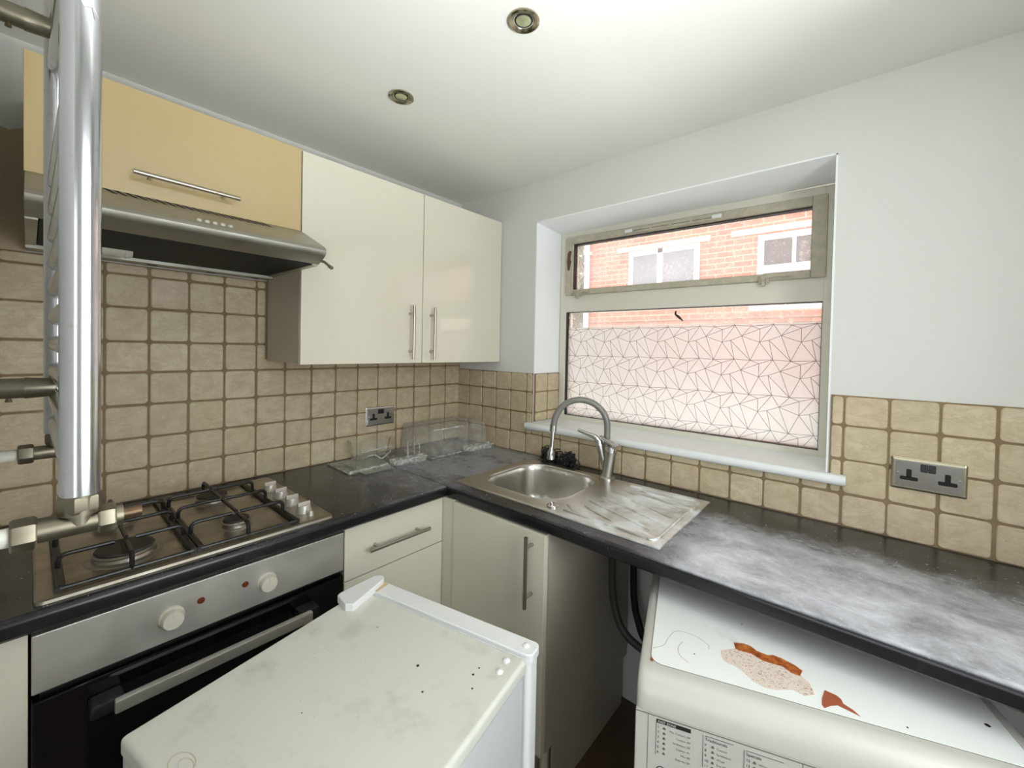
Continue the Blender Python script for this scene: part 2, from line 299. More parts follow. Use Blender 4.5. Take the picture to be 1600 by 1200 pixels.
# ------------------------------------------------------------------ mesh builder
def rrect(x0, y0, x1, y1, r, seg=6):
    """rounded rectangle, counter-clockwise"""
    pts = []
    for cx, cy, a0 in ((x1 - r, y1 - r, 0), (x0 + r, y1 - r, 90), (x0 + r, y0 + r, 180), (x1 - r, y0 + r, 270)):
        for i in range(seg + 1):
            a = math.radians(a0 + 90 * i / seg); pts.append((cx + r * math.cos(a), cy + r * math.sin(a)))
    return pts
class MB:
    def __init__(s): s.bm = bmesh.new(); s.mi = 0; s.attr = None
    def _new(s, f):
        f.material_index = s.mi; return f
    def box(s, x0, y0, z0, x1, y1, z1, bev=0, seg=2):
        x0, x1 = sorted((x0, x1)); y0, y1 = sorted((y0, y1)); z0, z1 = sorted((z0, z1))
        v = [s.bm.verts.new(p) for p in ((x0,y0,z0),(x1,y0,z0),(x1,y1,z0),(x0,y1,z0),(x0,y0,z1),(x1,y0,z1),(x1,y1,z1),(x0,y1,z1))]
        fs = [s._new(s.bm.faces.new([v[i] for i in q])) for q in ((0,3,2,1),(4,5,6,7),(0,1,5,4),(1,2,6,5),(2,3,7,6),(3,0,4,7))]
        if bev > 0:
            es = list({e for f in fs for e in f.edges})
            bmesh.ops.bevel(s.bm, geom=es, offset=bev, segments=seg, affect='EDGES', profile=.5, clamp_overlap=True, material=s.mi)
        return v
    def prism(s, poly, axis, a0, a1):
        """extrude a 2-D polygon along an axis: 'x' uses (y,z), 'y' uses (x,z), 'z' uses (x,y)"""
        def P(p, a): return (a, p[0], p[1]) if axis == 'x' else (p[0], a, p[1]) if axis == 'y' else (p[0], p[1], a)
        A = [s.bm.verts.new(P(p, a0)) for p in poly]; B = [s.bm.verts.new(P(p, a1)) for p in poly]
        n = len(poly)
        s._new(s.bm.faces.new(A[::-1])); s._new(s.bm.faces.new(B))
        for i in range(n): s._new(s.bm.faces.new((A[i], A[(i + 1) % n], B[(i + 1) % n], B[i])))
        return A + B
    def loft(s, rings, cap0=True, cap1=True, closed=True):
        R = [[s.bm.verts.new(p) for p in r] for r in rings]; n = len(R[0])
        for a, b in zip(R, R[1:]):
            for i in range(n if closed else n - 1): s._new(s.bm.faces.new((a[i], a[(i + 1) % n], b[(i + 1) % n], b[i])))
        if cap0: s._new(s.bm.faces.new(R[0][::-1]))
        if cap1: s._new(s.bm.faces.new(R[-1]))
        return R
    def tube(s, pts, r, seg=12, caps=True):
        pts = [Vector(p) for p in pts]; n = len(pts); rs = r if isinstance(r, (list, tuple)) else [r] * n
        T = []
        for i in range(n):
            a = pts[max(i - 1, 0)]; b = pts[min(i + 1, n - 1)]; T.append((b - a).normalized())
        up = Vector((0, 0, 1)) if abs(T[0].z) < .9 else Vector((1, 0, 0))
        N = (up - T[0] * up.dot(T[0])).normalized(); rings = []
        for i in range(n):
            N = (N - T[i] * N.dot(T[i])).normalized(); Bv = T[i].cross(N)
            rings.append([pts[i] + (N * math.cos(2 * PI * k / seg) + Bv * math.sin(2 * PI * k / seg)) * rs[i] for k in range(seg)])
        s.loft(rings, caps, caps)
    def lathe(s, prof, o, axis='z', seg=24, cap0=True, cap1=True):
        o = Vector(o); ax = {'x': Vector((1, 0, 0)), 'y': Vector((0, 1, 0)), 'z': Vector((0, 0, 1))}[axis] if isinstance(axis, str) else Vector(axis).normalized()
        u = ax.orthogonal().normalized(); w = ax.cross(u)
        s.loft([[o + ax * h + (u * math.cos(2 * PI * k / seg) + w * math.sin(2 * PI * k / seg)) * max(r, 1e-5) for k in range(seg)] for r, h in prof], cap0, cap1)
    def text(s, body, size, origin, ux, uy, align='LEFT', lift=(0, 0, 0)):
        cu = bpy.data.curves.new('t', 'FONT'); cu.body = body; cu.size = size; cu.align_x = align
        ob = bpy.data.objects.new('t', cu); C.objects.link(ob); dg = bpy.context.evaluated_depsgraph_get(); dg.update()
        me = ob.evaluated_get(dg).to_mesh(); o = Vector(origin); ux = Vector(ux); uy = Vector(uy); L = Vector(lift)
        vs = [s.bm.verts.new(o + ux * v.co.x + uy * v.co.y + L) for v in me.vertices]
        for p in me.polygons:
            try: s._new(s.bm.faces.new([vs[i] for i in p.vertices]))
            except ValueError: pass
        ob.evaluated_get(dg).to_mesh_clear(); bpy.data.objects.remove(ob); bpy.data.curves.remove(cu)
    def build(s, name, mats, parent=None, smooth=35, local=False, bev=0):
        bm = s.bm
        bmesh.ops.recalc_face_normals(bm, faces=bm.faces)
        off = Vector((0, 0, 0))
        if parent is not None and not local:
            p = parent
            while p is not None: off += p.location; p = p.parent
            for v in bm.verts: v.co -= off
        me = bpy.data.meshes.new(name); bm.to_mesh(me); bm.free()
        for m in (mats if isinstance(mats, (list, tuple)) else [mats]): me.materials.append(m)
        if smooth:
            for p in me.polygons: p.use_smooth = True
            me.set_sharp_from_angle(angle=math.radians(smooth))
        o = bpy.data.objects.new(name, me); C.objects.link(o)
        if parent is not None: o.parent = parent
        if bev:
            b = o.modifiers.new('bevel', 'BEVEL'); b.width = bev; b.segments = 2; b.limit_method = 'ANGLE'
        if smooth:
            wn = o.modifiers.new('weighted_normal', 'WEIGHTED_NORMAL'); wn.keep_sharp = True
        return o
def tag(o, label, cat, group=None, kind=None):
    o['label'] = label; o['category'] = cat
    if group: o['group'] = group
    if kind: o['kind'] = kind
    return o
def thing(name, label, cat, loc=(0, 0, 0), rotz=0, group=None):
    o = bpy.data.objects.new(name, None); C.objects.link(o); o.location = loc; o.rotation_euler = (0, 0, rotz); o.empty_display_size = .05
    return tag(o, label, cat, group)
def struct(o): o['kind'] = 'structure'; return o
def lab(o, l): o['label'] = l; return o
def smoothpath(pts, n=8):
    """Catmull-Rom through points"""
    P = [Vector(p) for p in pts]; P = [P[0] * 2 - P[1]] + P + [P[-1] * 2 - P[-2]]; out = []
    for i in range(1, len(P) - 2):
        for k in range(n):
            t = k / n; a, b, c, d = P[i - 1], P[i], P[i + 1], P[i + 2]
            out.append(.5 * ((2 * b) + (c - a) * t + (2 * a - 5 * b + 4 * c - d) * t * t + (3 * b - a - 3 * c + d) * t ** 3))
    out.append(P[-2]); return out
def fillet(pts, r, n=5):
    P = [Vector(p) for p in pts]; out = [P[0]]
    for a, b, c in zip(P, P[1:], P[2:]):
        u = (a - b); w = (c - b); k = min(r, u.length * .49, w.length * .49); p0 = b + u.normalized() * k; p1 = b + w.normalized() * k
        for i in range(n + 1):
            t = i / n; out.append(p0 * (1 - t) ** 2 + b * 2 * t * (1 - t) + p1 * t * t)
    out.append(P[-1]); return out

# ------------------------------------------------------------------ room shell
m = MB(); m.box(-.2, -4.3, -.12, 3.4, .3, 0); struct(m.build('floor', m_floor, smooth=0))
m = MB(); m.box(-.2, YF - .1, ZC, XR + .15, .3, ZC + .12); struct(m.build('ceiling', m_ceiling, smooth=0))
m = MB(); m.box(-.2, YF - .1, 0, 0, .3, ZC); wall_left = struct(m.build('wall_left', m_wall, smooth=0))
m = MB(); m.prism([(-1.62, 1.6385), (-1.552, 1.6385), (-1.552, 1.97), (-1.58, 1.955), (-1.62, 1.965)], 'x', 0, .003); m.build('bare_patch', m_render, wall_left, 0)
WX0, WX1, WZ0, WZ1 = .537, 1.677, 1.03, 2.006
m = MB()
m.box(0, 0, 0, WX0, .3, ZC); m.box(WX1, 0, 0, XR + .15, .3, ZC); m.box(WX0, 0, 0, WX1, .3, WZ0 - .012); m.box(WX0, 0, WZ1, WX1, .3, ZC)
wall_back = struct(m.build('wall_back', m_wall, smooth=0))
m = MB(); m.box(XR, YF - .1, 0, XR + .15, -1.46, ZC); m.box(XR, -.66, 0, XR + .15, 0, ZC); m.box(XR, -1.46, 0, XR + .15, -.66, .08); m.box(XR, -1.46, 1.98, XR + .15, -.66, ZC)
struct(m.build('wall_right', m_wall, smooth=0))
m = MB(); m.box(XR + .02, -1.46, .08, XR + .07, -1.41, 1.98); m.box(XR + .02, -.71, .08, XR + .07, -.66, 1.98); m.box(XR + .02, -1.41, .08, XR + .07, -.71, 1.0); m.box(XR + .02, -1.41, 1.93, XR + .07, -.71, 1.98); struct(m.build('added_door', m_upvcw, smooth=0))  # unseen half-glazed door, added to let fill reach the ceiling and block it below
m = MB(); m.box(0, YF - .1, 0, 1.44, YF, ZC); m.box(2.24, YF - .1, 0, XR, YF, ZC); m.box(1.44, YF - .1, 2.06, 2.24, YF, ZC)
wall_front = struct(m.build('wall_front', m_wall, smooth=0))
m = MB(); m.box(.1, -4.3, 0, .2, YF - .1, 2.45); struct(m.build('wall_hall_west', m_wall, smooth=0))
m = MB(); m.box(3.3, -4.3, 0, 3.4, YF - .1, 2.45); struct(m.build('wall_hall_east', m_wall, smooth=0))
m = MB()
m.box(.2, -4.3, 0, 1.0, -4.2, 2.45); m.box(3.25, -4.3, 0, 3.3, -4.2, 2.45); m.box(1.0, -4.3, 0, 3.25, -4.2, .75); m.box(1.0, -4.3, 2.35, 3.25, -4.2, 2.45)
struct(m.build('wall_hall_south', m_wall, smooth=0))
m = MB(); m.box(.2, YF - .1, 2.2, 3.3, YF - .04, 2.45); m.box(XR + .15, YF - .1, 0, 3.3, YF - .04, 2.2); struct(m.build('wall_hall_north', m_wall, smooth=0))
m = MB(); m.box(.1, -4.3, 2.45, 3.4, YF - .04, 2.55); struct(m.build('ceiling_hall', m_ceiling, smooth=0))
# painted lining of the window opening
m = MB()
m.box(WX0 - .001, -.001, WZ0, WX0 + .004, .2, WZ1); m.box(WX1 - .004, -.001, WZ0, WX1 + .001, .2, WZ1)
m.prism([(-.001, WZ1 + .001), (-.001, WZ1 - .004), (.205, 1.988), (.205, WZ1 + .001)], 'x', WX0, WX1)
struct(m.build('trim_1', m_reveal, smooth=0))

# ------------------------------------------------------------------ tiles
def tiles(name, parent, grout_boxes, cells, axis, face, outward, mat=m_tile):
    """cells: (a0, a1, z0, z1); axis 'y' = wall x=face, axis 'x' = wall y=face; outward = +1/-1"""
    m = MB(); lay = m.bm.faces.layers.float.new('tile_shade')
    def P(a, d, z): return (face + outward * d, a, z) if axis == 'y' else (a, face + outward * d, z)
    m.mi = 1
    for a0, a1, z0, z1 in grout_boxes:
        p, q = P(a0, 0, z0), P(a1, .0045, z1); m.box(*p, *q)
    m.mi = 0
    for a0, a1, z0, z1 in cells:
        g = .0031; j = lambda: random.uniform(-.0011, .0011)
        sh = random.random(); r = min(.009, (a1 - a0) * .25, (z1 - z0) * .25)
        if a1 - a0 < .012 or z1 - z0 < .012: continue
        def ring(ins, d, wob):
            out = []
            for u, w in rrect(a0 + g + ins + wob[0], z0 + g + ins + wob[1], a1 - g - ins + wob[2], z1 - g - ins + wob[3], max(r - ins * .4, .002), 3): out.append(P(u, d, w))
            return out
        wob = [j(), j(), j(), j()]; t = random.uniform(.0072, .0085)
        R = m.loft([ring(-.0006, .003, wob), ring(0, t - .0016, wob), ring(.0012, t - .0004, wob), ring(.0035, t, wob)], False, True)
        for rr in R:
            for v in rr:
                for f in v.link_faces: f[lay] = sh
    return m.build(name, [mat, m_grout], parent, smooth=50)
rowsL = [.9, .9982, 1.0971, 1.201, 1.3034, 1.3999, 1.5052, 1.606, 1.638]
colsL = [0] + [-.1 * i for i in range(1, 16)] + [-1.6, -1.62]
cells = []
for a1, a0 in zip(colsL, colsL[1:]):
    for z0, z1 in zip(rowsL, rowsL[1:]):
        if a1 == -.9 and z0 > 1.3: cells.append((a0, -.9685, z0, min(z1, 1.640)))
        zt = 1.345 if a1 > -.95 else 1.640
        if z0 >= zt - .01: continue
        cells.append((a0, a1, z0, min(z1, zt)))
tiles('tile_splashback', wall_left, [(-1.62, -.965, .9, 1.638), (-.965, 0, .9, 1.345)], cells, 'y', 0.0, 1)
rowsB = [.9, .996, 1.0965, 1.197, 1.286]
colsB = [0] + [-.005 + .101 * k for k in range(1, 24)]
cells = []
cuts = sorted(colsB + [WX0, WX1 + .004])
for a0, a1 in zip(cuts, cuts[1:]):
    inside = a0 >= WX0 - 1e-6 and a1 <= WX1 + .005
    for z0, z1 in (list(zip(rowsB, rowsB[1:]))[1:] if not inside else [(.996, 1.026)]): cells.append((a0, a1, z0, z1))
cells += [(a0, a1, .9, .996) for a0, a1 in zip(colsB, colsB[1:])]
tiles('tile_splashback', wall_back, [(0, WX0, .9, 1.286), (WX1 + .004, XR, .9, 1.286), (WX0, WX1 + .004, .9, 1.026)], cells, 'x', 0.0, -1)
cells = []
for y0, y1 in ((.004, .1), (.1, .196)):
    for z0, z1 in ((1.056, 1.1), (1.1, 1.197), (1.197, 1.286)): cells.append((y0, y1, z0, z1))
tiles('tile_jamb', wall_back, [(0, .199, 1.056, 1.286)], cells, 'y', WX0 + .004, 1)

# ------------------------------------------------------------------ window
WY = .20
def warp(x, z): return z - .014 * ((x - .54) / 1.12) * max(0, (z - 1.06) / .94) ** 2
window = bpy.data.objects.new('window_1', None); C.objects.link(window); window.location = (1.1, WY, 1.05); struct(window)
def wbuild(m, name, mat, parent=window, smooth=35):
    for v in m.bm.verts: v.co.z = warp(v.co.x, v.co.z)
    return m.build(name, mat, parent, smooth)
def frame_bars(m, x0, z0, x1, z1, wl, wr, wb, wt, y0, y1, bev=.004):
    m.box(x0, y0, z0, x0 + wl, y1, z1, bev); m.box(x1 - wr, y0, z0, x1, y1, z1, bev)
    m.box(x0 + wl - .002, y0, z0, x1 - wr + .002, y1, z0 + wb, bev); m.box(x0 + wl - .002, y0, z1 - wt, x1 - wr + .002, y1, z1, bev)
m = MB(); frame_bars(m, .541, 1.040, 1.673, 1.998, .036, .036, .033, .036, WY, WY + .07)
m.box(.57, WY, 1.593, 1.64, WY + .07, 1.680, .004)
wbuild(m, 'window_frame', m_upvc)
m = MB(); frame_bars(m, .575, 1.675, 1.645, 1.966, .045, .045, .028, .036, WY - .012, WY + .05, .006)
casement = wbuild(m, 'casement', m_grime)
m = MB(); frame_bars(m, .618, 1.701, 1.602, 1.932, .005, .003, .003, .007, WY - .001, WY + .03, 0); wbuild(m, 'gasket', m_gasket, casement, 0)
m = MB(); frame_bars(m, .575, 1.071, 1.639, 1.595, .006, .004, .003, .004, WY + .008, WY + .04, 0); wbuild(m, 'gasket', m_gasket, window, 0)
m = MB(); m.box(.62, WY + .022, 1.70, 1.60, WY + .026, 1.93); wbuild(m, 'upper_pane', m_glass, casement, 0)
m = MB(); m.box(.575, WY + .026, 1.07, 1.64, WY + .030, 1.597); wbuild(m, 'lower_pane', m_glass, window, 0)
# trickle vent along the head of the casement
m = MB(); m.box(.90, WY - .024, 1.934, 1.315, WY - .012, 1.958, .003); vent = wbuild(m, 'trickle_vent', m_grime, casement)
m = MB()
for i in range(4): m.box(.945 + i * .085, WY - .0246, 1.9415, 1.02 + i * .085, WY - .0235, 1.9445)
wbuild(m, 'vent_slot', m_ink2, vent, 0)
m = MB()
for x0 in (.905, 1.275): m.box(x0, WY - .027, 1.938, x0 + .035, WY - .022, 1.952, .002)
wbuild(m, 'vent_clip', m_upvcw, vent)
# catches
for cx, L in ((.66, .10), (1.46, .12)):
    m = MB(); m.box(cx - .018, WY - .020, 1.664, cx + .018, WY - .010, 1.693, .004); m.tube([(cx, WY - .018, 1.685), (cx, WY - .034, 1.684)], .008, 10)
    m.tube(fillet([(cx, WY - .03, 1.686), (cx + .03, WY - .034, 1.690), (cx + L * .7, WY - .03, 1.690)], .01), .0055, 8)
    m.box(cx - .006, WY - .028, 1.655, cx + .006, WY - .016, 1.685, .003)
    m.box(cx - .03, WY - .0125, 1.690, cx + L, WY - .0105, 1.696)
    wbuild(m, 'catch', m_grime, casement)
# brown hinge stain blob
m = MB()
m.prism([(.590, 1.885), (.602, 1.90), (.612, 1.893), (.607, 1.86), (.612, 1.84), (.602, 1.80), (.592, 1.80), (.587, 1.84)], 'y', WY - .0135, WY - .0115)
wbuild(m, 'rust_stain', m_copper, casement, 0)
# frosted privacy film: triangles separated by clear lines
N = {'J': (0, 0), 'T': (0, .62), 'P': (.53, -.18), 'Q': (.235, -.055), 'R': (.345, .5), 'S': (.77, .53)}
E_ = [('J', 'P', -1, 0), ('T', 'P', -1, 1), ('J', 'T', 0, -1), ('J', 'R', 0, -1), ('T', 'R', 0, 0), ('T', 'S', -1, 0), ('P', 'S', 0, -1), ('P', 'R', 0, -1),
      ('J', 'Q', 0, 0), ('Q', 'P', 0, 0), ('Q', 'R', 0, 0), ('Q', 'S', 0, 0), ('P', 'S', 0, 0), ('J', 'S', -1, 0), ('J', 'R', 0, 0), ('S', 'R', -1, 0) if False else ('R', 'S', -1, 0), ('R', 'S', 0, 0)]
adj = {k: [] for k in N}
for a, b, i, j in E_:
    adj[a].append((b, i, j)); adj[b].append((a, -i, -j))
def vec(a, e): return (N[e[0]][0] + e[1] - N[a][0], N[e[0]][1] + e[2] - N[a][1])
for a in adj: adj[a].sort(key=lambda e: math.atan2(vec(a, e)[1], vec(a, e)[0]))
seen = set(); faces = []
for a in adj:
    for e in adj[a]:
        if (a, e) in seen: continue
        poly = []; ca, ce, o = a, e, (0, 0)
        for _ in range(12):
            seen.add((ca, ce)); poly.append((N[ca][0] + o[0], N[ca][1] + o[1]))
            nb = ce[0]; o = (o[0] + ce[1], o[1] + ce[2]); back = (ca, -ce[1], -ce[2])
            k = adj[nb].index(back); ce = adj[nb][(k - 1) % len(adj[nb])]; ca = nb
            if (ca, ce) == (a, e): break
        if o == (0, 0): faces.append(poly)
def clip(poly, ax, lim, keep_less):
    out = []
    for p, q in zip(poly, poly[1:] + poly[:1]):
        ip = (p[ax] <= lim) if keep_less else (p[ax] >= lim); iq = (q[ax] <= lim) if keep_less else (q[ax] >= lim)
        if ip: out.append(p)
        if ip != iq:
            t = (lim - p[ax]) / (q[ax] - p[ax]); out.append((p[0] + (q[0] - p[0]) * t, p[1] + (q[1] - p[1]) * t))
    return out
m = MB(); px, pz = .1317, .1315
for i in range(-7, 10):
    for j in range(-3, 6):
        for f in faces:
            q = [(1.050 + (u + i) * px, 1.445 - (w + j) * pz) for u, w in f]
            for ax, lim, less in ((0, .581, False), (0, 1.635, True), (1, 1.074, False), (1, 1.5185, True)):
                if q: q = clip(q, ax, lim, less)
            if len(q) < 3: continue
            A = abs(sum(p[0] * r[1] - r[0] * p[1] for p, r in zip(q, q[1:] + q[:1]))) / 2
            if A < 6e-5: continue
            try: m.bm.faces.new([m.bm.verts.new((p[0], WY + .0245, p[1])) for p in q])
            except ValueError: pass
m.bm.normal_update()
r_ = bmesh.ops.inset_individual(m.bm, faces=list(m.bm.faces), thickness=.0009, depth=0, use_even_offset=True)
for f in r_['faces']: f.material_index = 1
for v in m.bm.verts: v.co.z += .006 * (v.co.x - 1.1)
lab(m.build('privacy_film', [m_film, m_filmline], window, 0), 'frosted film with a web of clear triangle lines')
# dark scraps stuck to the glass
m = MB(); m.tube(smoothpath([(1.128, .222, 1.578), (1.126, .221, 1.565), (1.137, .220, 1.555), (1.150, .221, 1.543), (1.158, .221, 1.535)], 4), [.002] + [.004] * 6 + [.005] * 5 + [.003] * 4 + [.001], 6)
tag(m.build('leaf_scrap', m_gasket), 'dark curled scrap stuck to the top of the lower window pane', 'scrap')
# sill board with horns
m = MB()
prof = [(WY + .01, 1.022), (WY + .01, 1.052)] + [(-.022 - .012 * math.sin(a), 1.037 + .015 * math.cos(a)) for a in [PI * k / 8 for k in range(9)]]
m.prism(prof, 'x', WX0 + .002, WX1 - .002)
prof2 = [(-.0085, 1.022), (-.0085, 1.052)] + prof[2:]
m.prism(prof2, 'x', .513, WX0 + .002); m.prism(prof2, 'x', WX1 - .002, 1.722)
o = m.build('window_sill', m_sill); struct(o)

# ------------------------------------------------------------------ outside
m = MB(); m.box(-9, .3, -.5, 9, 12, -.3); struct(m.build('ground', m_ground, smooth=0))
BY = 4.5
house = thing('neighbour_house', 'red brick house wall seen through the window', 'house', (0, BY, -.3))
m = MB(); m.box(-1.97, BY, -.3, 7, BY + .3, 5.6); m.build('brick_wall', m_brick, house, 0)
m = MB(); m.box(-1.97, BY - .012, 1.845, 7, BY, 1.87); m.build('brick_course', m_darkbrick, house, 0)
m = MB(); m.box(-1.97, BY - .03, -.3, 7, BY + .0, .78); m.build('white_plinth', m_upvcw, house, 0)
def hwin(x0, x1, z0, z1, cols, lintel, pm):
    m = MB(); m.box(*lintel); m.build('lintel', m_stone, house, 0)
    m = MB(); frame_bars(m, x0, z0, x1, z1, .075, .075, .075, .075, BY - .03, BY + .02, .008)
    w = (x1 - x0)
    for c in cols: m.box(x0 + w * c - .045, BY - .03, z0, x0 + w * c + .045, BY + .02, z1, .008)
    f = m.build('house_window', m_upvcw, house)
    m = MB(); m.box(x0 + .05, BY - .012, z0 + .05, x1 - .05, BY - .002, z1 - .05); m.build('pane', pm, f, 0)
    return f
hwin(-1.17, -.10, 2.15, 2.945, (.47,), (-1.38, BY - .02, 2.955, .035, BY + .01, 3.03), m_pane)
f2 = hwin(.62, 1.9, 2.02, 2.925, (), (.30, BY - .02, 2.955, 2.2, BY + .01, 3.03), m_pane2)
m = MB(); m.box(.68, BY - .04, 2.43, 1.85, BY + .01, 2.53, .01); m.box(1.0, BY - .028, 2.5, 1.04, BY - .008, 2.87); m.build('transom', m_upvcw, f2)
m = MB(); m.box(.55, BY - .10, 1.955, 2.0, BY, 2.02, .01); m.build('house_sill', m_upvcw, house)
m = MB(); m.tube([(-1.90, BY - .06, -.3), (-1.90, BY - .06, 5.4)], .045, 12)
for z in (1.2, 3.0): m.box(-1.96, BY - .08, z, -1.84, BY, z + .04)
m.build('downpipe', m_upvcw, house)
tree = thing('tree', 'pale green leafy tree beyond the left corner of the brick house', 'tree', (-3.6, 6.3, -.3))
m = MB(); m.tube([(-3.6, 6.3, -.3), (-3.55, 6.3, 1), (-3.6, 6.25, 2.6)], [.11, .09, .05], 8); m.build('trunk', m_bark, tree)
m = MB()
for i in range(3600):
    while True:
        p = Vector((random.uniform(-1, 1), random.uniform(-1, 1), random.uniform(-1, 1)))
        if p.length < 1: break
    c = Vector((-3.6 + p.x * 1.6, 6.3 + p.y * 1.0, 2.3 + p.z * 2.1)); u = Vector((random.gauss(0, 1), random.gauss(0, 1), random.gauss(0, 1))).normalized(); w = u.orthogonal().normalized()
    s = random.uniform(.08, .15); m.bm.faces.new([m.bm.verts.new(c + q) for q in (-u * s, -w * s * .5, u * s, w * s * .5)])
m.build('foliage', m_leaf, tree, 0)

# ------------------------------------------------------------------ worktops
FX, FY, ZT, ZB = .605, -.574, .900, .861
def bull(front, sgn):
    """cross-section from the back to a rounded front; sgn = direction of the front"""
    r = .014
    return [(front - sgn * r * (1 - math.sin(a)), ZT - r * (1 - math.cos(a))) for a in [PI / 2 * k / 6 for k in range(7)]] + [(front, ZB + .006), (front - sgn * .006, ZB)]
m = MB(); p = bull(FX, 1); m.prism([(0.001, ZB), (0.001, ZT)] + p, 'y', YF + .002, FY - .0006)
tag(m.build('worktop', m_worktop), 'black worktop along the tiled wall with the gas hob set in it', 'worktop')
SX0, SX1, SY0, SY1 = .640, .992, -.458, -.118       # bowl opening
m = MB(); p = bull(FY, -1)
m.prism([(SY0 - .004, ZB), (SY0 - .004, ZT)] + p, 'x', .003, XR - .003)
m.box(.003, SY1 + .004, ZB, XR - .003, -.001, ZT); m.box(.003, SY0 - .004, ZB, SX0 - .004, SY1 + .004, ZT); m.box(SX1 + .004, SY0 - .004, ZB, XR - .003, SY1 + .004, ZT)
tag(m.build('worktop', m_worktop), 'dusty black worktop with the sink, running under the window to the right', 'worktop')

# ------------------------------------------------------------------ sink
sink = thing('sink', 'stainless steel single bowl sink with a ridged drainer below the window', 'sink', (.585, -.525, ZT))
m = MB()
OX0, OX1, OY0, OY1 = .588, 1.370, -.520, -.082
bowl0 = rrect(SX0, SY0, SX1, SY1, .10, 8); cx, cy = (SX0 + SX1) / 2, (SY0 + SY1) / 2
def ray_to_rect(p, x0, y0, x1, y1):
    dx, dy = p[0] - cx, p[1] - cy; t = min([(x1 - cx) / dx if dx > 1e-9 else 9e9, (x0 - cx) / dx if dx < -1e-9 else 9e9, (y1 - cy) / dy if dy > 1e-9 else 9e9, (y0 - cy) / dy if dy < -1e-9 else 9e9])
    return (cx + dx * t, cy + dy * t)
# insert rays that hit the four corners exactly
def corner_pts(x0, y0, x1, y1):
    ring = [(math.atan2(p[1] - cy, p[0] - cx), p) for p in bowl0]
    for q in ((OX0, OY0), (OX1, OY0), (OX1, OY1), (OX0, OY1)):
        a = math.atan2(q[1] - cy, q[0] - cx)
        ring.sort(); 
        for (a0, p0), (a1, p1) in zip(ring, ring[1:] + ring[:1]):
            if a0 <= a <= a1:
                # intersect the ray with segment p0-p1
                d = (math.cos(a), math.sin(a)); ex, ey = p1[0] - p0[0], p1[1] - p0[1]; den = d[0] * ey - d[1] * ex
                if abs(den) > 1e-9:
                    t = ((p0[0] - cx) * ey - (p0[1] - cy) * ex) / den; ring.append((a, (cx + d[0] * t, cy + d[1] * t)))
                break
    ring.sort(); return [p for a, p in ring]
bowl0 = corner_pts(OX0, OY0, OX1, OY1)
def sc_ring(k, z): return [(cx + (p[0] - cx) * k, cy + (p[1] - cy) * k, z) for p in bowl0]
outer = [ray_to_rect(p, OX0, OY0, OX1, OY1) for p in bowl0]
def inset(p, d): return (min(max(p[0], OX0 + d), OX1 - d), min(max(p[1], OY0 + d), OY1 - d))
rings = [[(*p, ZT + .0005) for p in outer], [(*inset(p, .001), ZT + .004) for p in outer], [(*inset(p, .006), ZT + .006) for p in outer], [(*inset(p, .013), ZT + .0045) for p in outer],
         sc_ring(1.07, ZT + .0042), sc_ring(1.045, ZT + .0062), sc_ring(1.02, ZT + .0066), sc_ring(1.0, ZT + .0045), sc_ring(.985, ZT - .004), sc_ring(.972, ZT - .02), sc_ring(.93, ZT - .11), sc_ring(.88, ZT - .142), sc_ring(.78, ZT - .155), sc_ring(.15, ZT - .160)]
m.loft(rings, False, True)
basin = m.build('basin', m_sink, sink, 50)
m = MB(); m.lathe([(.0, ZT - .159), (.036, ZT - .159), (.040, ZT - .156), (.030, ZT - .155), (.0, ZT - .1545)], (cx, cy, 0), 'z', 24); m.build('waste', m_chrome, sink)
# drainer ridges: raised edge and flowing ribs
m = MB(); zr = ZT + .0054
edge = fillet([(1.05, -.478, zr), (1.335, -.490, zr), (1.347, -.478, zr), (1.345, -.125, zr), (1.330, -.112, zr), (1.10, -.118, zr)], .02)
m.tube(edge, .0046, 8)
m.tube(smoothpath([(1.035, -.435, zr), (1.06, -.455, zr), (1.085, -.468, zr), (1.13, -.478, zr), (1.26, -.486, zr), (1.33, -.488, zr)], 6), .0032, 8)
for pts in ([(1.075, -.40), (1.14, -.43), (1.20, -.452)], [(1.06, -.352), (1.16, -.385), (1.31, -.435)], [(1.07, -.30), (1.18, -.325), (1.325, -.375)], [(1.09, -.245), (1.20, -.265), (1.325, -.31)], [(1.12, -.19), (1.22, -.205), (1.325, -.235)], [(1.15, -.15), (1.24, -.155), (1.32, -.17)]):
    m.tube(smoothpath([(x, y, zr) for x, y in pts], 6), [.0006] + [.0044] * 11 + [.0006], 8)
m.build('drainer_ridge', m_sink, sink)
m = MB(); m.lathe([(.020, 0), (.020, .003), (.017, .006), (.0, .0065)], (1.003, -.473, zr - .001), 'z', 24); m.build('pop_up_knob', m_chrome, sink)

# mixer tap
TX, TY, TZ = .993, -.100, ZT + .0045
tap = thing('mixer_tap', 'chrome mixer tap with a tall grey curved spout over the sink', 'tap', (TX, TY, TZ))
m = MB(); m.lathe([(.030, 0), (.030, .006), (.026, .011), (.0215, .013), (.0215, .02)], (TX, TY, TZ), 'z', 24)
m.tube([(TX, TY, TZ + .008), (TX + .022, TY - .014, TZ + .118)], [.021, .0225], 20)
m.tube([(TX - .003, TY + .002, TZ + .03), (TX - .034, TY - .002, TZ + .128)], [.014, .0155], 16)
m.tube([(TX, TY + .004, TZ + .03), (TX - .006, TY + .008, TZ + .14)], .0125, 16)
m.build('tap_body', m_steel, tap)
m = MB(); m.tube([(TX + .022, TY - .014, TZ + .116), (TX + .025, TY - .016, TZ + .134)], [.023, .019], 18)
h0 = Vector((TX + .026, TY - .018, TZ + .136)); m.tube([h0 + Vector((.024, -.006, -.006)), h0 + Vector((-.0, .0, .008)), h0 + Vector((-.055, .012, .026))], [.013, .012, .006], 12)
m.build('lever', m_chrome, tap)
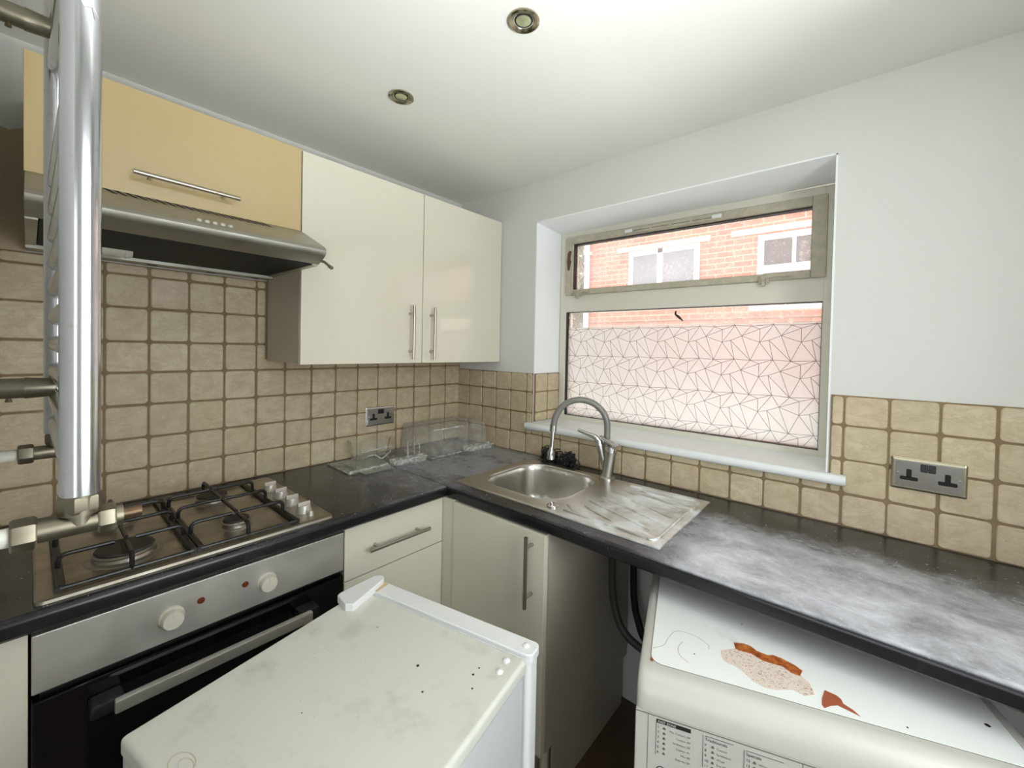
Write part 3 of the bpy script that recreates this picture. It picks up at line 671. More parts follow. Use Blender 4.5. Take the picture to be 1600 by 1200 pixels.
m = MB(); m.tube([(TX - .034, TY - .002, TZ + .126), (TX - .038, TY - .003, TZ + .146)], [.0165, .013], 16)
m.tube(fillet([(TX - .036, TY - .003, TZ + .138), (TX - .045, TY - .01, TZ + .156), (TX - .118, TY - .03, TZ + .178)], .012), [.012] * 4 + [.0105] * 3 + [.006], 12)
m.build('lever', m_chrome, tap)
NX, NY = .792, -.195
arc = []
x0, y0, zb = TX - .008, TY + .008, TZ + .13
for k in range(0, 31):
    a = PI * k / 30; u = (1 - math.cos(a)) / 2
    ztop = 1.206
    base = (1.085 + (1 - u) * .015)
    arc.append((x0 + (NX + .008 - x0) * u, y0 + (NY - y0) * u, base + (ztop - base) * math.sin(a) ** .92))
pts = [(x0, y0, zb), (x0, y0, 1.06)] + arc
m = MB(); m.tube(pts, .0125, 14); m.build('spout', m_spout, tap)
m = MB(); m.tube([(NX + .008, NY, 1.10), (NX + .006, NY, 1.075)], [.0145, .014], 14); m.tube([(NX + .006, NY, 1.078), (NX + .001, NY, 1.0)], [.0095, .0075], 12)
m.tube([(NX + .001, NY, 1.012), (NX, NY, .998), (NX - .001, NY, .990), (NX - .002, NY, .962)], [.008, .010, .0155, .0165], 16)
m.build('spray_nozzle', m_chrome, tap)

# scourers
for i, (sx, sy, l) in enumerate(((.672, -.043, 'dark wire scourer behind the sink bowl under the tap nozzle'), (.778, -.05, 'smaller dark wire scourer behind the sink, right of the nozzle'))):
    m = MB(); R = .036 if i == 0 else .031
    for k in range(26 if i == 0 else 22):
        c = Vector((random.gauss(0, .35), random.gauss(0, .25), random.uniform(-.6, .5))) * R; rad = R * random.uniform(.3, .62); ax = Vector((random.gauss(0, 1), random.gauss(0, 1), random.gauss(0, 1))).normalized(); u = ax.orthogonal().normalized(); w = ax.cross(u)
        P_ = []
        for q in range(15):
            a = 2 * PI * q / 14 * 1.3; P_.append(c + (u * math.cos(a) * 1.2 + w * math.sin(a)) * rad + ax * (q - 7) * .0016)
        base = Vector((sx, sy, ZT + .008 + R * .62)); m.tube([Vector((base.x + p.x * 1.25, min(base.y + p.y, -.013), max(base.z + p.z, ZT + .0075))) for p in P_], .0022, 5)
    tag(m.build('scourer', m_scour), l, 'scourer', 'wire scourers behind the sink')

# ------------------------------------------------------------------ handles
def bar_handle(parent, p0, p1, stand, name='handle', r=.006):
    """bar from p0 to p1; stand = vector back to the door face"""
    p0, p1, st = Vector(p0), Vector(p1), Vector(stand); m = MB(); m.tube([p0, p1], r, 14)
    d = (p1 - p0)
    for t in (.15, .85): q = p0 + d * t; m.tube([q, q + st], r * .85, 10)
    return m.build(name, m_bar, parent)

# ------------------------------------------------------------------ wall cabinets
CXF, CZB, CZT = .315, 1.3376, 2.040
wc = thing('wall_cabinet', 'tall cream gloss double wall cabinet between the hood and the window wall', 'cabinet', (.15, -.485, CZB))
m = MB(); m.box(.012, -.966, CZB, CXF - .020, -.004, CZT); m.build('cabinet_body', m_side, wc, 0)
for y0, y1, hy in ((-.9665, -.4825, -.545), (-.4795, -.004, -.440)):
    m = MB(); m.box(CXF - .019, y0, CZB - .003, CXF, y1, CZT + .002, .0018); d = m.build('door', m_cream, wc)
    bar_handle(d, (.347, hy, 1.350), (.347, hy, 1.571), (-.033, 0, 0))
hc = thing('wall_cabinet', 'yellowed wall cabinet with one lift-up door above the cooker hood', 'cabinet', (.15, -1.26, 1.78))
m = MB(); m.box(.012, -1.551, 1.775, CXF - .020, -.9695, CZT); m.build('cabinet_body', m_side, hc, 0)
m = MB(); m.box(CXF - .019, -1.553, 1.776, CXF, -.9695, CZT + .004, .0018); d = m.build('door', m_yellow, hc)
bar_handle(d, (.347, -1.378, 1.826), (.347, -1.150, 1.822), (-.033, 0, 0))

# ------------------------------------------------------------------ cooker hood
hood = thing('cooker_hood', 'greasy steel cooker hood with a dark filter under the yellowed cabinet', 'cooker hood', (.25, -1.26, 1.64))
HY0, HY1 = -1.551, -.9675
nose = [(.488 - .010 * math.cos(a) + .0, 1.700 + .016 * math.sin(a)) for a in [0]]
m = MB()
prof = [(.010, 1.776), (.314, 1.776), (.482, 1.7005), (.490, 1.6955), (.4955, 1.687), (.494, 1.679), (.486, 1.670), (.448, 1.653), (.440, 1.652), (.440, 1.668), (.010, 1.668)]
m.prism(prof, 'y', HY0, HY1)
m.box(.010, HY0, 1.641, .070, HY1, 1.668); m.box(.070, HY0, 1.648, .44, HY0 + .018, 1.668); m.box(.070, HY1 - .018, 1.648, .44, HY1, 1.668)
m.build('canopy', m_hood, hood, 40)
m = MB(); m.box(.072, HY0 + .020, 1.650, .436, HY1 - .020, 1.6675); m.build('filter', m_filter, hood, 0)
for yy in (-1.31, -1.16, -1.03):
    m = MB(); m.box(.030, yy, 1.6400, .040, yy + .026, 1.6412); m.build('rim_slot', m_dark, hood, 0)
m = MB(); m.tube([(.18, -1.50, 1.648), (.18, -1.375, 1.648)], .016, 14); m.tube([(.18, -1.375, 1.648), (.18, -1.36, 1.648)], [.018, .014], 14); m.build('hood_lamp', m_knob, hood)
nrm = Vector((.0755, 0, .168)).normalized(); sl = Vector((.168, 0, -.0755)).normalized()
for k in range(19):
    y = -1.418 + k * .0188; m = MB() if k == 0 else m
    c = Vector((.338, y, 1.7652)) + nrm * .0010
    a = c - sl * .020; b = c + sl * .020; q = Vector((0, .0042, 0)); sh = Vector((0, .008, 0))
    m.bm.faces.new([m.bm.verts.new(v) for v in (a - q - sh, b - q + sh, b + q + sh, a + q - sh)])
m.build('vent_slot', m_dark, hood, 0)
for k in range(5):
    c = Vector((.468, -1.272 + k * .0165, 1.7068)); m = MB(); m.lathe([(.0058, -.004), (.0058, .003), (.004, .0055), (0, .006)], c, tuple(nrm), 14); m.build('button', m_knob, hood)
m = MB(); m.tube(fillet([(.455, HY1 - .004, 1.662), (.470, HY1 + .006, 1.658), (.500, HY1 + .010, 1.640)], .006), .0045, 8); m.tube([(.495, HY1 + .0095, 1.643), (.507, HY1 + .011, 1.636)], .006, 8); m.build('visor_catch', m_bar, hood)

# ------------------------------------------------------------------ oven
oven = thing('oven', 'built-in oven with a steel control panel and black glass door under the hob', 'oven', (.3, -1.245, .10))
OY_0, OY_1 = -1.5425, -.9475
m = MB(); m.box(.03, OY_0 + .01, .12, .565, OY_1 - .01, .852); m.build('oven_body', m_blackplastic, oven, 0)
m = MB(); m.box(.565, OY_0, .736, .587, OY_1, .849, .003); panel = m.build('control_panel', m_ovensteel, oven)
m = MB(); m.box(.565, OY_0, .13, .589, OY_1, .7225, .004); door = m.build('oven_door', m_blackglass, oven)
m = MB(); m.box(.626, -1.436, .663, .643, -1.057, .6885, .003)
hnd = m.build('handle', m_ovensteel, door)
for y in (-1.47, -1.085):
    m = MB(); m.box(.588, y, .662, .632, y + .05, .690, .006); m.build('handle_mount', m_blackplastic, door)
for y in (-1.3405, -1.151):
    m = MB(); m.lathe([(.0235, 0), (.0225, .004), (.0205, .006), (.0195, .018), (.018, .021), (0, .022)], (.587, y, .788), 'x', 28)
    m.box(.6085, y - .0008, .792, .6095, y + .0008, .806); m.build('knob', m_knob, oven)
for y in (-1.288, -1.199):
    m = MB(); m.lathe([(.0075, 0), (.007, .002), (0, .003)], (.5868, y, .802), 'x', 16); m.build('indicator_light', m_amber, oven)

# ------------------------------------------------------------------ hob
hob = thing('gas_hob', 'stainless steel four burner gas hob with black pan supports', 'hob', (.32, -1.26, ZT))
m = MB()
ring = lambda x0, y0, x1, y1, r, z: [(x, y, z) for x, y in rrect(x0, y0, x1, y1, r, 5)]
HX0, HX1, HB0, HB1 = .062, .582, -1.540, -.974
m.loft([ring(HX0, HB0, HX1, HB1, .012, ZT + .0005), ring(HX0 + .001, HB0 + .001, HX1 - .001, HB1 - .001, .012, ZT + .006), ring(HX0 + .006, HB0 + .006, HX1 - .006, HB1 - .006, .010, ZT + .009),
        ring(HX0 + .022, HB0 + .020, HX1 - .022, HB1 - .016, .010, ZT + .0065)], True, True)
m.build('hob_tray', m_hobsteel, hob, 40)
BZ = ZT + .0065
BUR = {'fl': (.455, -1.402, .050), 'fr': (.458, -1.184, .029), 'br': (.200, -1.178, .038), 'bl': (.205, -1.396, .038)}
for k, (bx, by, br) in BUR.items():
    m = MB(); m.lathe([(br * 1.35, 0), (br * 1.3, .002), (br * 1.12, .004), (br * 1.06, .010), (br * 1.10, .014), (br * 1.02, .017), (br * .5, .017)], (bx, by, BZ), 'z', 32); b = m.build('burner', m_alu, hob)
    m = MB(); m.lathe([(br * 1.0, .0165), (br * 1.04, .019), (br * 1.0, .0225), (br * .9, .024), (br * .6, .0235), (0, .0235)], (bx, by, BZ), 'z', 32); m.build('burner_cap', m_castiron, b)
def support(y0, y1, fb, bb):
    m = MB(); xb, xf = .098, .556; z0 = BZ + .0055; z1 = BZ + .037; r = .0047
    m.tube([(xb, y0, z0), (xb, y1, z0)], r * .9, 8); m.tube([(xf, y0, z0), (xf, y1, z0)], r * .9, 8)
    m.tube(fillet([(xb - .002, y0, z0), (xf + .002, y0, z0)], .01), r * 1.7, 8); m.tube([(xb - .002, y1, z0), (xf + .002, y1, z0)], r * 1.7, 8)
    def arm(a, b, rise=True):
        a, b = Vector(a), Vector(b); P_ = [Vector((a.x, a.y, z0)), Vector((a.x, a.y, z1)), Vector((b.x, b.y, z1))]
        m.tube(fillet(P_, .018), r, 8)
    for (bx, by, br), dirx in ((fb, 1), (bb, -1)):
        arm((bx, y0), (bx, by - br * .35)); arm((bx, y1), (bx, by + br * .35))
        arm((xf if dirx > 0 else xb, by), (bx + dirx * br * .35, by))
    xm = (fb[0] + bb[0]) / 2 - .01
    P_ = fillet([Vector((xm, y0, z0)), Vector((xm, y0, z1)), Vector((xm - .004, (y0 * 2 + y1) / 3, z1)), Vector((xm + .004, (y0 + 2 * y1) / 3, z1)), Vector((xm, y1, z1)), Vector((xm, y1, z0))], .02)
    m.tube(P_, r, 8); ym = (fb[1] + bb[1]) / 2
    m.tube([(bb[0] + bb[2] * .35, ym, z1 - .001), (fb[0] - fb[2] * .35, ym, z1 - .001)], r, 8)
    for x in (xb + .02, xf - .02):
        for y in (y0, y1): m.tube([(x, y, BZ - .0005), (x, y, z0)], .006, 8)
    return m.build('pan_support', m_enamel, hob)
support(-1.506, -1.296, BUR['fl'], BUR['bl']); support(-1.282, -1.068, BUR['fr'], BUR['br'])
for kx in (.222, .314, .404, .490):
    m = MB(); m.lathe([(.0215, 0), (.0205, .004), (.0175, .018), (.0160, .021), (0, .0215)], (kx, -1.022, BZ), 'z', 24)
    m.box(kx - .004, -1.022 - .0175, BZ + .016, kx + .004, -1.022 + .0175, BZ + .030, .002); m.build('knob', m_hobknob, hob)
m = MB(); m.lathe([(.0075, 0), (.0065, .010), (.005, .013), (0, .0135)], (.532, -1.020, BZ), 'z', 16); m.build('ignition_button', m_hobknob, hob)

# ------------------------------------------------------------------ base units
bc = thing('base_cabinet', 'cream base cabinet with a drawer above a lower front, right of the oven', 'cabinet', (.3, -.76, .12))
m = MB(); m.box(.03, -.9435, .12, .566, -.60, .858); m.build('cabinet_body', m_carcass, bc, 0)
m = MB(); m.box(.566, -.944, .697, .585, -.577, .856, .0018); d = m.build('drawer_front', m_cream, bc); bar_handle(d, (.618, -.880, .779), (.618, -.657, .777), (-.033, 0, 0))
m = MB(); m.box(.566, -.944, .135, .585, -.577, .6935, .0018); m.build('door', m_cream, bc)
m = MB(); m.box(.53, -.944, 0, .55, -.60, .12); m.build('plinth', m_carcass, bc, 0)
m = MB(); m.box(.578, -.5755, .135, .645, -.556, .859, .0015); tag(m.build('corner_post', m_cream), 'narrow cream filler post in the corner between the two base cabinets', 'filler post')
sc_ = thing('base_cabinet', 'cream base cabinet under the sink with a tall bar handle on its door', 'cabinet', (.85, -.3, .2))
m = MB(); m.box(.647, -.556, .198, .667, -.03, .70); m.box(.647, -.556, .198, 1.035, -.03, .216); m.box(.647, -.045, .216, 1.035, -.03, .70); m.build('cabinet_body', m_carcass, sc_, 0)
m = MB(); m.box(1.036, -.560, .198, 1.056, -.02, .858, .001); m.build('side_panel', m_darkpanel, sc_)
m = MB(); m.box(.648, -.580, .196, 1.053, -.561, .857, .0018); d = m.build('door', m_cream, sc_); bar_handle(d, (1.008, -.612, .851), (1.008, -.612, .640), (0, .032, 0))
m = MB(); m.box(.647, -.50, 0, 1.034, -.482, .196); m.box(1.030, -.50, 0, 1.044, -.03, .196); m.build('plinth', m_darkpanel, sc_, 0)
m = MB(); m.lathe([(.022, 0), (.020, .01), (.014, .02), (.014, .195)], (1.030, -.53, 0), 'z', 14); m.build('foot', m_carcass, sc_)
m = MB(); m.box(.55, YF + .003, .0, .583, -1.546, .858, .0015); tag(m.build('filler_panel', m_cream), 'narrow cream filler panel between the oven and the wall at left', 'filler panel')

# ------------------------------------------------------------------ hoses in the washer gap
m = MB(); m.tube(smoothpath([(1.076, -.20, .858), (1.076, -.20, .65), (1.080, -.20, .54), (1.097, -.20, .465), (1.13, -.20, .412), (1.19, -.20, .385), (1.28, -.20, .38)], 8), .013, 10)
tag(m.build('drain_hose', m_greyhose), 'grey drain hose looping down behind the washing machine, nearest the sink cabinet', 'hose')
m = MB(); m.tube(smoothpath([(1.112, -.10, .858), (1.112, -.10, .60), (1.118, -.10, .48), (1.134, -.10, .41), (1.175, -.11, .35), (1.28, -.12, .33)], 8), .013, 10)
tag(m.build('inlet_hose', m_rubber), 'black inlet hose hanging beside the grey drain hose', 'hose')

# ------------------------------------------------------------------ sockets
def socket(name_label, origin, ux, uz, out, mat_rim, shine):
    """double socket; origin = lower left of the plate on the tile face"""
    o0, ux, uz, out = Vector(origin), Vector(ux), Vector(uz), Vector(out)
    t = thing('wall_socket', name_label, 'socket', origin)
    def P(u, w, d): return o0 + ux * u + uz * w + out * d
    def slab(m, u0, w0, u1, w1, d0, d1, ins=0, r=.003):
        a = rrect(u0, w0, u1, w1, r, 4); b = rrect(u0 + ins, w0 + ins, u1 - ins, w1 - ins, max(r - ins * .3, .0012), 4)
        m.loft([[P(u, w, d0) for u, w in a], [P(u, w, d0 + (d1 - d0) * .55) for u, w in a], [P(u, w, d1) for u, w in b]], True, True)
    m = MB(); slab(m, 0, 0, .146, .086, 0, .009, .006, .004); m.build('face_plate', mat_rim, t)
    m = MB(); slab(m, .008, .008, .138, .078, .009, .0096, .0004, .002); m.build('face_inlay', shine, t)
    for c in (.036, .110):
        m = MB(); slab(m, c - .0055, .034, c + .0055, .056, .0096, .0102); slab(m, c - .018, .026, c + .018, .036, .0096, .0102); m.build('pin_hole', m_dark, t)
    for c in (.0655, .0805):
        m = MB(); slab(m, c - .0072, .053, c + .0072, .074, .0096, .0125, .001, .002); m.build('switch', m_blackplastic, t)
    for c in (.0135, .1325):
        m = MB(); m.lathe([(.0040, 0), (.0036, .0008), (0, .0009)], P(c, .044, .0096), tuple(out), 12); m.build('screw', m_chrome, t)
    return t
m_inlay = brushed('brushed_socket_face', rgb(178, 178, 176), .28, (300, 8, 300))
m_inlay2 = plain('polished_socket_face', rgb(186, 184, 182), .10, 1, .05)
socket('brushed steel double socket on the tiled wall beside the hob, above the clear trays', (.0085, -.562, 1.033), (0, 1, 0), (0, 0, 1), (1, 0, 0), m_chrome, m_inlay)
socket('polished chrome double socket on the window wall at right', (1.820, -.0085, 1.0435), (1, 0, 0), (0, 0, 1), (0, -1, 0), m_nickel, m_inlay2)

# ------------------------------------------------------------------ downlights
for (lx, ly), l in (((1.099, -.775), 'round nickel ceiling downlight at the top edge of the photo'), ((.596, -.783), 'round nickel ceiling downlight nearer the wall cabinets')):
    t = thing('downlight', l, 'downlight', (lx, ly, ZC), 0, 'ceiling downlights')
    m = MB(); m.lathe([(.039, -.0005), (.0385, -.004), (.034, -.0065), (.028, -.005), (.0245, -.001), (.0235, .012)], (lx, ly, ZC), 'z', 36, False, False); m.build('rim', m_nickel, t)
    m = MB(); m.lathe([(.0236, .002), (.0225, -.0005), (.019, -.0015), (.017, .0)], (lx, ly, ZC - .0005), 'z', 30, False, False); m.build('lamp_holder', m_dark, t)
    m = MB(); m.lathe([(.0185, -.0010), (.012, -.0025), (0, -.003)], (lx, ly, ZC - .0005), 'z', 24); m.build('lamp', m_lampglass, t)

# ------------------------------------------------------------------ towel radiator on the partition
rad = thing('towel_radiator', 'chrome ladder towel radiator on the wall at left, seen edge-on', 'radiator', (.98, -1.513, 1.24))
def upright(x, yc=-1.5135, name='upright'):
    m = MB(); prof = []
    hw, hy = .020, .0140
    for k in range(28):
        a = 2 * PI * k / 28; c, s = math.cos(a), math.sin(a)
        prof.append((x + hw * math.copysign(abs(c) ** .75, c), yc + hy * math.copysign(abs(s) ** .75, s)))
    m.loft([[(px_, py_, z) for px_, py_ in prof] for z in (1.258, 2.08)]); return m.build(name, m_radiator, rad)
up1 = upright(1.190); upright(.790, -1.5168)
for z in (1.276, 1.316, 1.356, 1.396, 1.436, 1.477, 1.518, 1.558, 1.598, 1.640, 1.815, 1.855, 1.895, 1.935, 1.975):
    m = MB(); m.tube([(.792, -1.5150, z), (1.188, -1.513, z)], .0125, 16); m.build('rail', m_radiator, rad)
for x, z in ((.850, 1.333), (.850, 1.848)):
    m = MB(); m.tube([(x, YF, z), (x, -1.549, z)], .0140, 16); m.tube([(x, -1.549, z), (x, -1.520, z)], [.0150, .0130], 16); m.tube([(x, -1.563, z - .012), (x, -1.563, z - .019)], [.002, .0035], 8)
    m.build('bracket', m_dullchrome, rad)
for x, both in ((1.190, True), (.790, False)):
    z = 1.228
    m = MB()
    m.lathe([(.0155, 0), (.0165, .003), (.0165, .014), (.0150, .016)], (x, -1.5135, 1.240), 'z', 6); m.lathe([(.0145, 0), (.0145, .020)], (x, -1.5135, 1.238), 'z', 16)
    m.tube([(x, -1.540, z), (x, -1.484 if both else -1.505, z)], .0105, 16)
    m.lathe([(.013, 0), (.0145, .002), (.0145, .014), (.013, .016)], (x, -1.556, z), 'y', 6)
    if both: m.lathe([(.0120, 0), (.0135, .002), (.0135, .011), (.012, .013)], (x, -1.502, z), 'y', 6)
    m.tube([(x, -1.5135, z), (x, -1.5135, 1.243)], .011, 14)
    m.build('valve', m_dullchrome, rad)
    m = MB(); m.tube([(x, YF, z), (x, -1.555, z)], .0085, 14); m.build('feed_pipe', m_pipe, rad)
    if both:
        m = MB(); m.tube([(x, -1.49, z), (x, -1.470, z)], .006, 12); m.build('bleed_stub', m_copper, rad)
m = MB()
base = [(1.2095, -1.518, 1.720), (1.2100, -1.512, 1.728), (1.2098, -1.508, 1.712), (1.2092, -1.503, 1.700), (1.2093, -1.507, 1.708), (1.2096, -1.513, 1.706)]
m.loft([[(x, y, z) for x, y, z in base], [(x + .0012, y, z) for x, y, z in base]]); m.build('paint_splash', m_white, rad)

# ------------------------------------------------------------------ fridge
fr = thing('fridge', 'small white under-counter fridge with a scuffed top in the foreground', 'fridge', (.807, -.975, 0), math.radians(11.5))
FW, FH, FD = .465, .80, .490          # local: x across the front, y back = negative
m = MB(); m.box(.003, -FD, .03, FW - .003, -.048, FH - .002, .006); m.build('fridge_body', m_fridgeside, fr, local=True)
m = MB(); m.box(.0, -FD - .002, FH - .030, FW, -.042, FH, .008, 3); m.build('fridge_top', m_fridge, fr, local=True)
m = MB(); m.prism([(-.0, .0)] and rrect(.0, -.040, FW + .004, .002, .012, 5), 'z', .06, FH - .004); dr = m.build('door', m_fridgedoor, fr, local=True, bev=.003)
m = MB(); m.prism(rrect(.028, -.0385, FW + .007, .004, .012, 5), 'z', FH - .014, FH + .0045); m.build('door_cap', m_fridgedoor, dr, local=True, bev=.002)
m = MB(); m.box(.029, -.038, FH + .0046, .048, .0005, FH + .0052); m.build('stain', m_stain, dr, local=True, smooth=0)
m = MB(); m.prism([(-.008, -.098), (-.004, -.108), (.040, -.121), (.056, -.112), (.036, -.006), (.028, .004), (.016, .005), (.004, -.005)], 'z', FH - .001, FH + .017)
lab(m.build('hinge_cover', m_fridgedoor, fr, local=True, bev=.0018), 'white plastic hinge cover')
for x, y, z in ((FW - .016, -.016, FH + .0045), (FW - .033, -.066, FH), (FW - .030, -.096, FH)):
    m = MB(); m.lathe([(.0075, 0), (.007, .0025), (.004, .0045), (0, .005)], (x, y, z - .0005), 'z', 18); m.build('screw_cap', m_fridgedoor, fr, local=True)
for x in (.04, FW - .04):
    for y in (-.09, -FD + .05):
        m = MB(); m.tube([(x, y, 0), (x, y, .032)], .018, 12); m.build('foot', m_blackplastic, fr, local=True)
m = MB(); m.box(.03, -FD - .004, .10, FW - .03, -FD + .001, FH - .05); m.build('rear_panel', m_wmseam, fr, local=True, smooth=0)
def disc_ring(m, cx_, cy_, r, w, z, sq=1.0, a0=0, a1=2 * PI, n=24):
    A, B_ = [], []
    for k in range(n + 1):
        a = a0 + (a1 - a0) * k / n; A.append(m.bm.verts.new((cx_ + r * math.cos(a), cy_ + r * sq * math.sin(a), z))); B_.append(m.bm.verts.new((cx_ + (r - w) * math.cos(a), cy_ + (r - w) * sq * math.sin(a), z)))
    for k in range(n): m._new(m.bm.faces.new((A[k], A[k + 1], B_[k + 1], B_[k])))
m = MB(); disc_ring(m, .13, -.465, .024, .0015, FH + .0004, .6); disc_ring(m, .137, -.463, .015, .0012, FH + .0004, .5); m.build('ring_stain', m_stain, fr, local=True, smooth=0)
m = MB()
for x, y, r in ((.293, -.160, .0030), (.396, -.1255, .0022), (.3966, -.107, .0017), (.413, -.152, .0018), (.342, -.201, .0020), (.1435, -.122, .0012), (.20, -.33, .001)):
    m = MB(); m.lathe([(r, 0), (r * .9, .0006), (0, .0008)], (x, y, FH), 'z', 8); m.build('grime_spot', m_dark, fr, local=True)

# ------------------------------------------------------------------ washing machine
WA = math.radians(18.5)
wm = thing('washing_machine', 'white washing machine pulled out askew from under the worktop, rust on its lid', 'washing machine', (1.4375, -.7816, 0), WA)
WW, WH, WD = .590, .800, .475
m = MB(); m.box(.0, -.030, .02, WW, WD, .742, .006); m.build('washer_body', m_wm, wm, local=True)
# lid frame with a sloping rounded front nose
fp = [(WD, .742), (WD, WH - .001)] + [(y, z) for y, z in ((-.004, WH), (-.014, .799), (-.026, .7935), (-.036, .782), (-.041, .768), (-.043, .752), (-.043, .7425))]
m = MB()
def prof_at(x, pull):  # rounded ends
    return [(x, y if y > .4 else y + pull, z - (pull * .55 if z > .79 else 0)) for y, z in fp]
m.loft([prof_at(.0, .010), prof_at(.003, .005), prof_at(.010, .0015), prof_at(.022, 0), prof_at(WW - .022, 0), prof_at(WW - .010, .0015), prof_at(WW - .003, .005), prof_at(WW, .010)])
m.build('lid_frame', m_wm, wm, 45, local=True)
m = MB()
inner = rrect(.020, .006, WW - .020, WD - .02, .022, 6)
m.loft([[(x, y, WH - .0015) for x, y in rrect(.0188, .0048, WW - .0188, WD - .018, .023, 6)], [(x, y, WH + .0003) for x, y in rrect(.0188, .0048, WW - .0188, WD - .018, .023, 6)]]); m.build('lid_seam', m_wmseam, wm, 0, local=True)
m = MB(); m.loft([[(x, y, WH - .001) for x, y in inner], [(x, y, WH + .0012) for x, y in inner]]); m.build('lid', m_wmtop, wm, 0, local=True)
# control fascia
m = MB(); m.box(-.001, -.046, .600, WW + .001, -.028, .7415, .004); fas = m.build('control_fascia', m_wm, wm, local=True)
m = MB(); yq = -.0463
for q in ((.0215, .62, .0225, .742), (.262, .62, .263, .742), (.0, .7408, WW, .7418)): m.box(q[0], yq - .0002, q[1], q[2], yq + .001, q[3])
m.build('fascia_seam', m_wmseam, fas, 0, local=True)
PRN = (1, 0, 0); PUP = (0, 0, 1); yt = yq - .0004
bk = MB(); wh = MB(); grs = [MB(), MB(), MB()]; gr = grs[0]
def line(m, x0, z0, x1, z1): m.box(x0, yt - .0001, z0, x1, yt + .0003, z1)
line(bk, .037, .7305, .0945, .7375); wh.text('FAST ZONE', .0058, (.0395, yt - .0004, .7320), PRN, PUP)
line(bk, .036, .672, .0366, .736)
for i, (n, tx) in enumerate((('1', "Mix Colours 59'"), ('2', "Cotton 59'"), ('3', "Synthetics 59'"), ('4', "Cotton 45'"), ('5', "Mix 30'"), ('6', "Express 20'"))):
    z = .7215 - i * .0092; bk.text(n, .0062, (.0385, yt, z), PRN, PUP); gr.text(tx, .0054, (.0945, yt, z - .002), PRN, PUP, 'RIGHT')
    gr.lathe([(.0022, 0), (.0022, .0002)], (.0500, yt, z + .002), 'y', 8); gr.box(.0475, yt - .0001, z - .0002, .0525, yt + .0002, z + .0008)
def block(x, head, z0, rows, w):
    bk.text(head, .0074, (x, yt, z0), PRN, PUP); line(bk, x, z0 + .0080, x + w, z0 + .0085); line(bk, x - .0030, z0 - .047, x - .0024, z0 + .0085)
    for i, (n, tx) in enumerate(rows):
        z = z0 - .0096 - i * .0092; bk.text(n, .0066, (x, yt, z), PRN, PUP); gr.text(tx, .0056, (x + .0190, yt, z - .001), PRN, PUP)
        gr.lathe([(.0022, 0), (.0022, .0002)], (x + .0130, yt, z + .002), 'y', 8); gr.box(x + .0105, yt - .0001, z - .0002, x + .0155, yt + .0002, z + .0008)
gr = grs[1]
block(.117, 'Traditionals', .7268, (('7', 'Cotton'), ('8', 'Synthetics'), ('9', 'Wool'), ('10', 'Eco 40-60'), ('11', '20°C')), .045)
gr = grs[2]
block(.181, 'Specials', .7245, (('12', 'White'), ('13', 'Silk'), ('14', 'Jeans')), .055)
bk.text('INDESIT', .0165, (.0610, yt, .637), PRN, PUP)
bk.lathe([(.0092, 0), (.0092, .0004)], (.0470, yt - .0001, .6435), 'y', 28); 
whi = MB(); whi.lathe([(.0079, 0), (.0079, .0003)], (.0470, yt - .0003, .6435), 'y', 28)
bk.box(.0461, yt - .0006, .6385, .0479, yt - .0004, .6460); bk.box(.0461, yt - .0006, .6474, .0479, yt - .0004, .6492)
bk.build('lettering', m_ink, fas, 0, local=True); [g_.build('small_lettering', m_ink2, fas, 0, local=True) for g_ in grs]; wh.build('white_lettering', m_whiteink, fas, 0, local=True); whi.build('logo_disc', m_wm, fas, 0, local=True)
# rust and peeled paint on the lid, in lid coordinates
def patch(name, pts, z, mat):
    m = MB(); m.loft([[(x, y, z) for x, y in pts], [(x, y, z + .0003) for x, y in pts]]); return m.build(name, mat, wm, 0, local=True)
patch('peeled_patch', [(.1507,.0926),(.176,.1084),(.2044,.1178),(.2174,.1156),(.2427,.1124),(.2648,.106),(.2835,.0861),(.2869,.0744),(.2955,.0652),(.297,.0478),(.2964,.0364),(.2806,.027),(.2619,.0343),(.2356,.022),(.217,.0198),(.199,.029),(.1895,.0416),(.1759,.0546),(.1535,.0632),(.1497,.0771)], WH + .0012, m_peel)
patch('rust_patch', [(.1773,.128),(.1966,.1321),(.2092,.1289),(.2184,.1184),(.2367,.1134),(.2468,.1184),(.2623,.1143),(.2712,.1092),(.2819,.1035),(.2911,.0931),(.2835,.0766),(.2705,.0788),(.2579,.0915),(.242,.0915),(.2247,.0931),(.2057,.1058),(.1845,.1055),(.1785,.1096)], WH + .0016, m_rust)
patch('rust_patch', [(.3166,.056),(.3328,.0506),(.3378,.0437),(.3378,.0342),(.3495,.025),(.3564,.0142),(.3444,.0193),(.3277,.026),(.3163,.0203),(.3046,.0105),(.3024,.0165),(.3065,.032)], WH + .0014, m_redrust)
patch('rust_patch', [(.0190,.0168),(.0235,.013),(.0259,.0072),(.0200,.0083)], WH + .0014, m_rust)
m = MB()
for x, y, r in ((.546, .077, .004), (.10, .06, .0014), (.42, .02, .0016), (.20, .20, .0014)):
    m = MB(); m.lathe([(r, 0), (r * .8, .0005), (0, .0006)], (x, y, WH + .0012), 'z', 8); m.build('grime_spot', m_dark, wm, local=True)

# ------------------------------------------------------------------ clear fridge trays left on the worktop
def shell(m, rings, t=.002):
    """thin open tray: outer rings then the same inset back down"""
    m.loft(rings, True, False)
def rbox(x0, y0, x1, y1, r, z): return [(x, y, z) for x, y in rrect(x0, y0, x1, y1, r, 5)]
Zw = ZT + .001
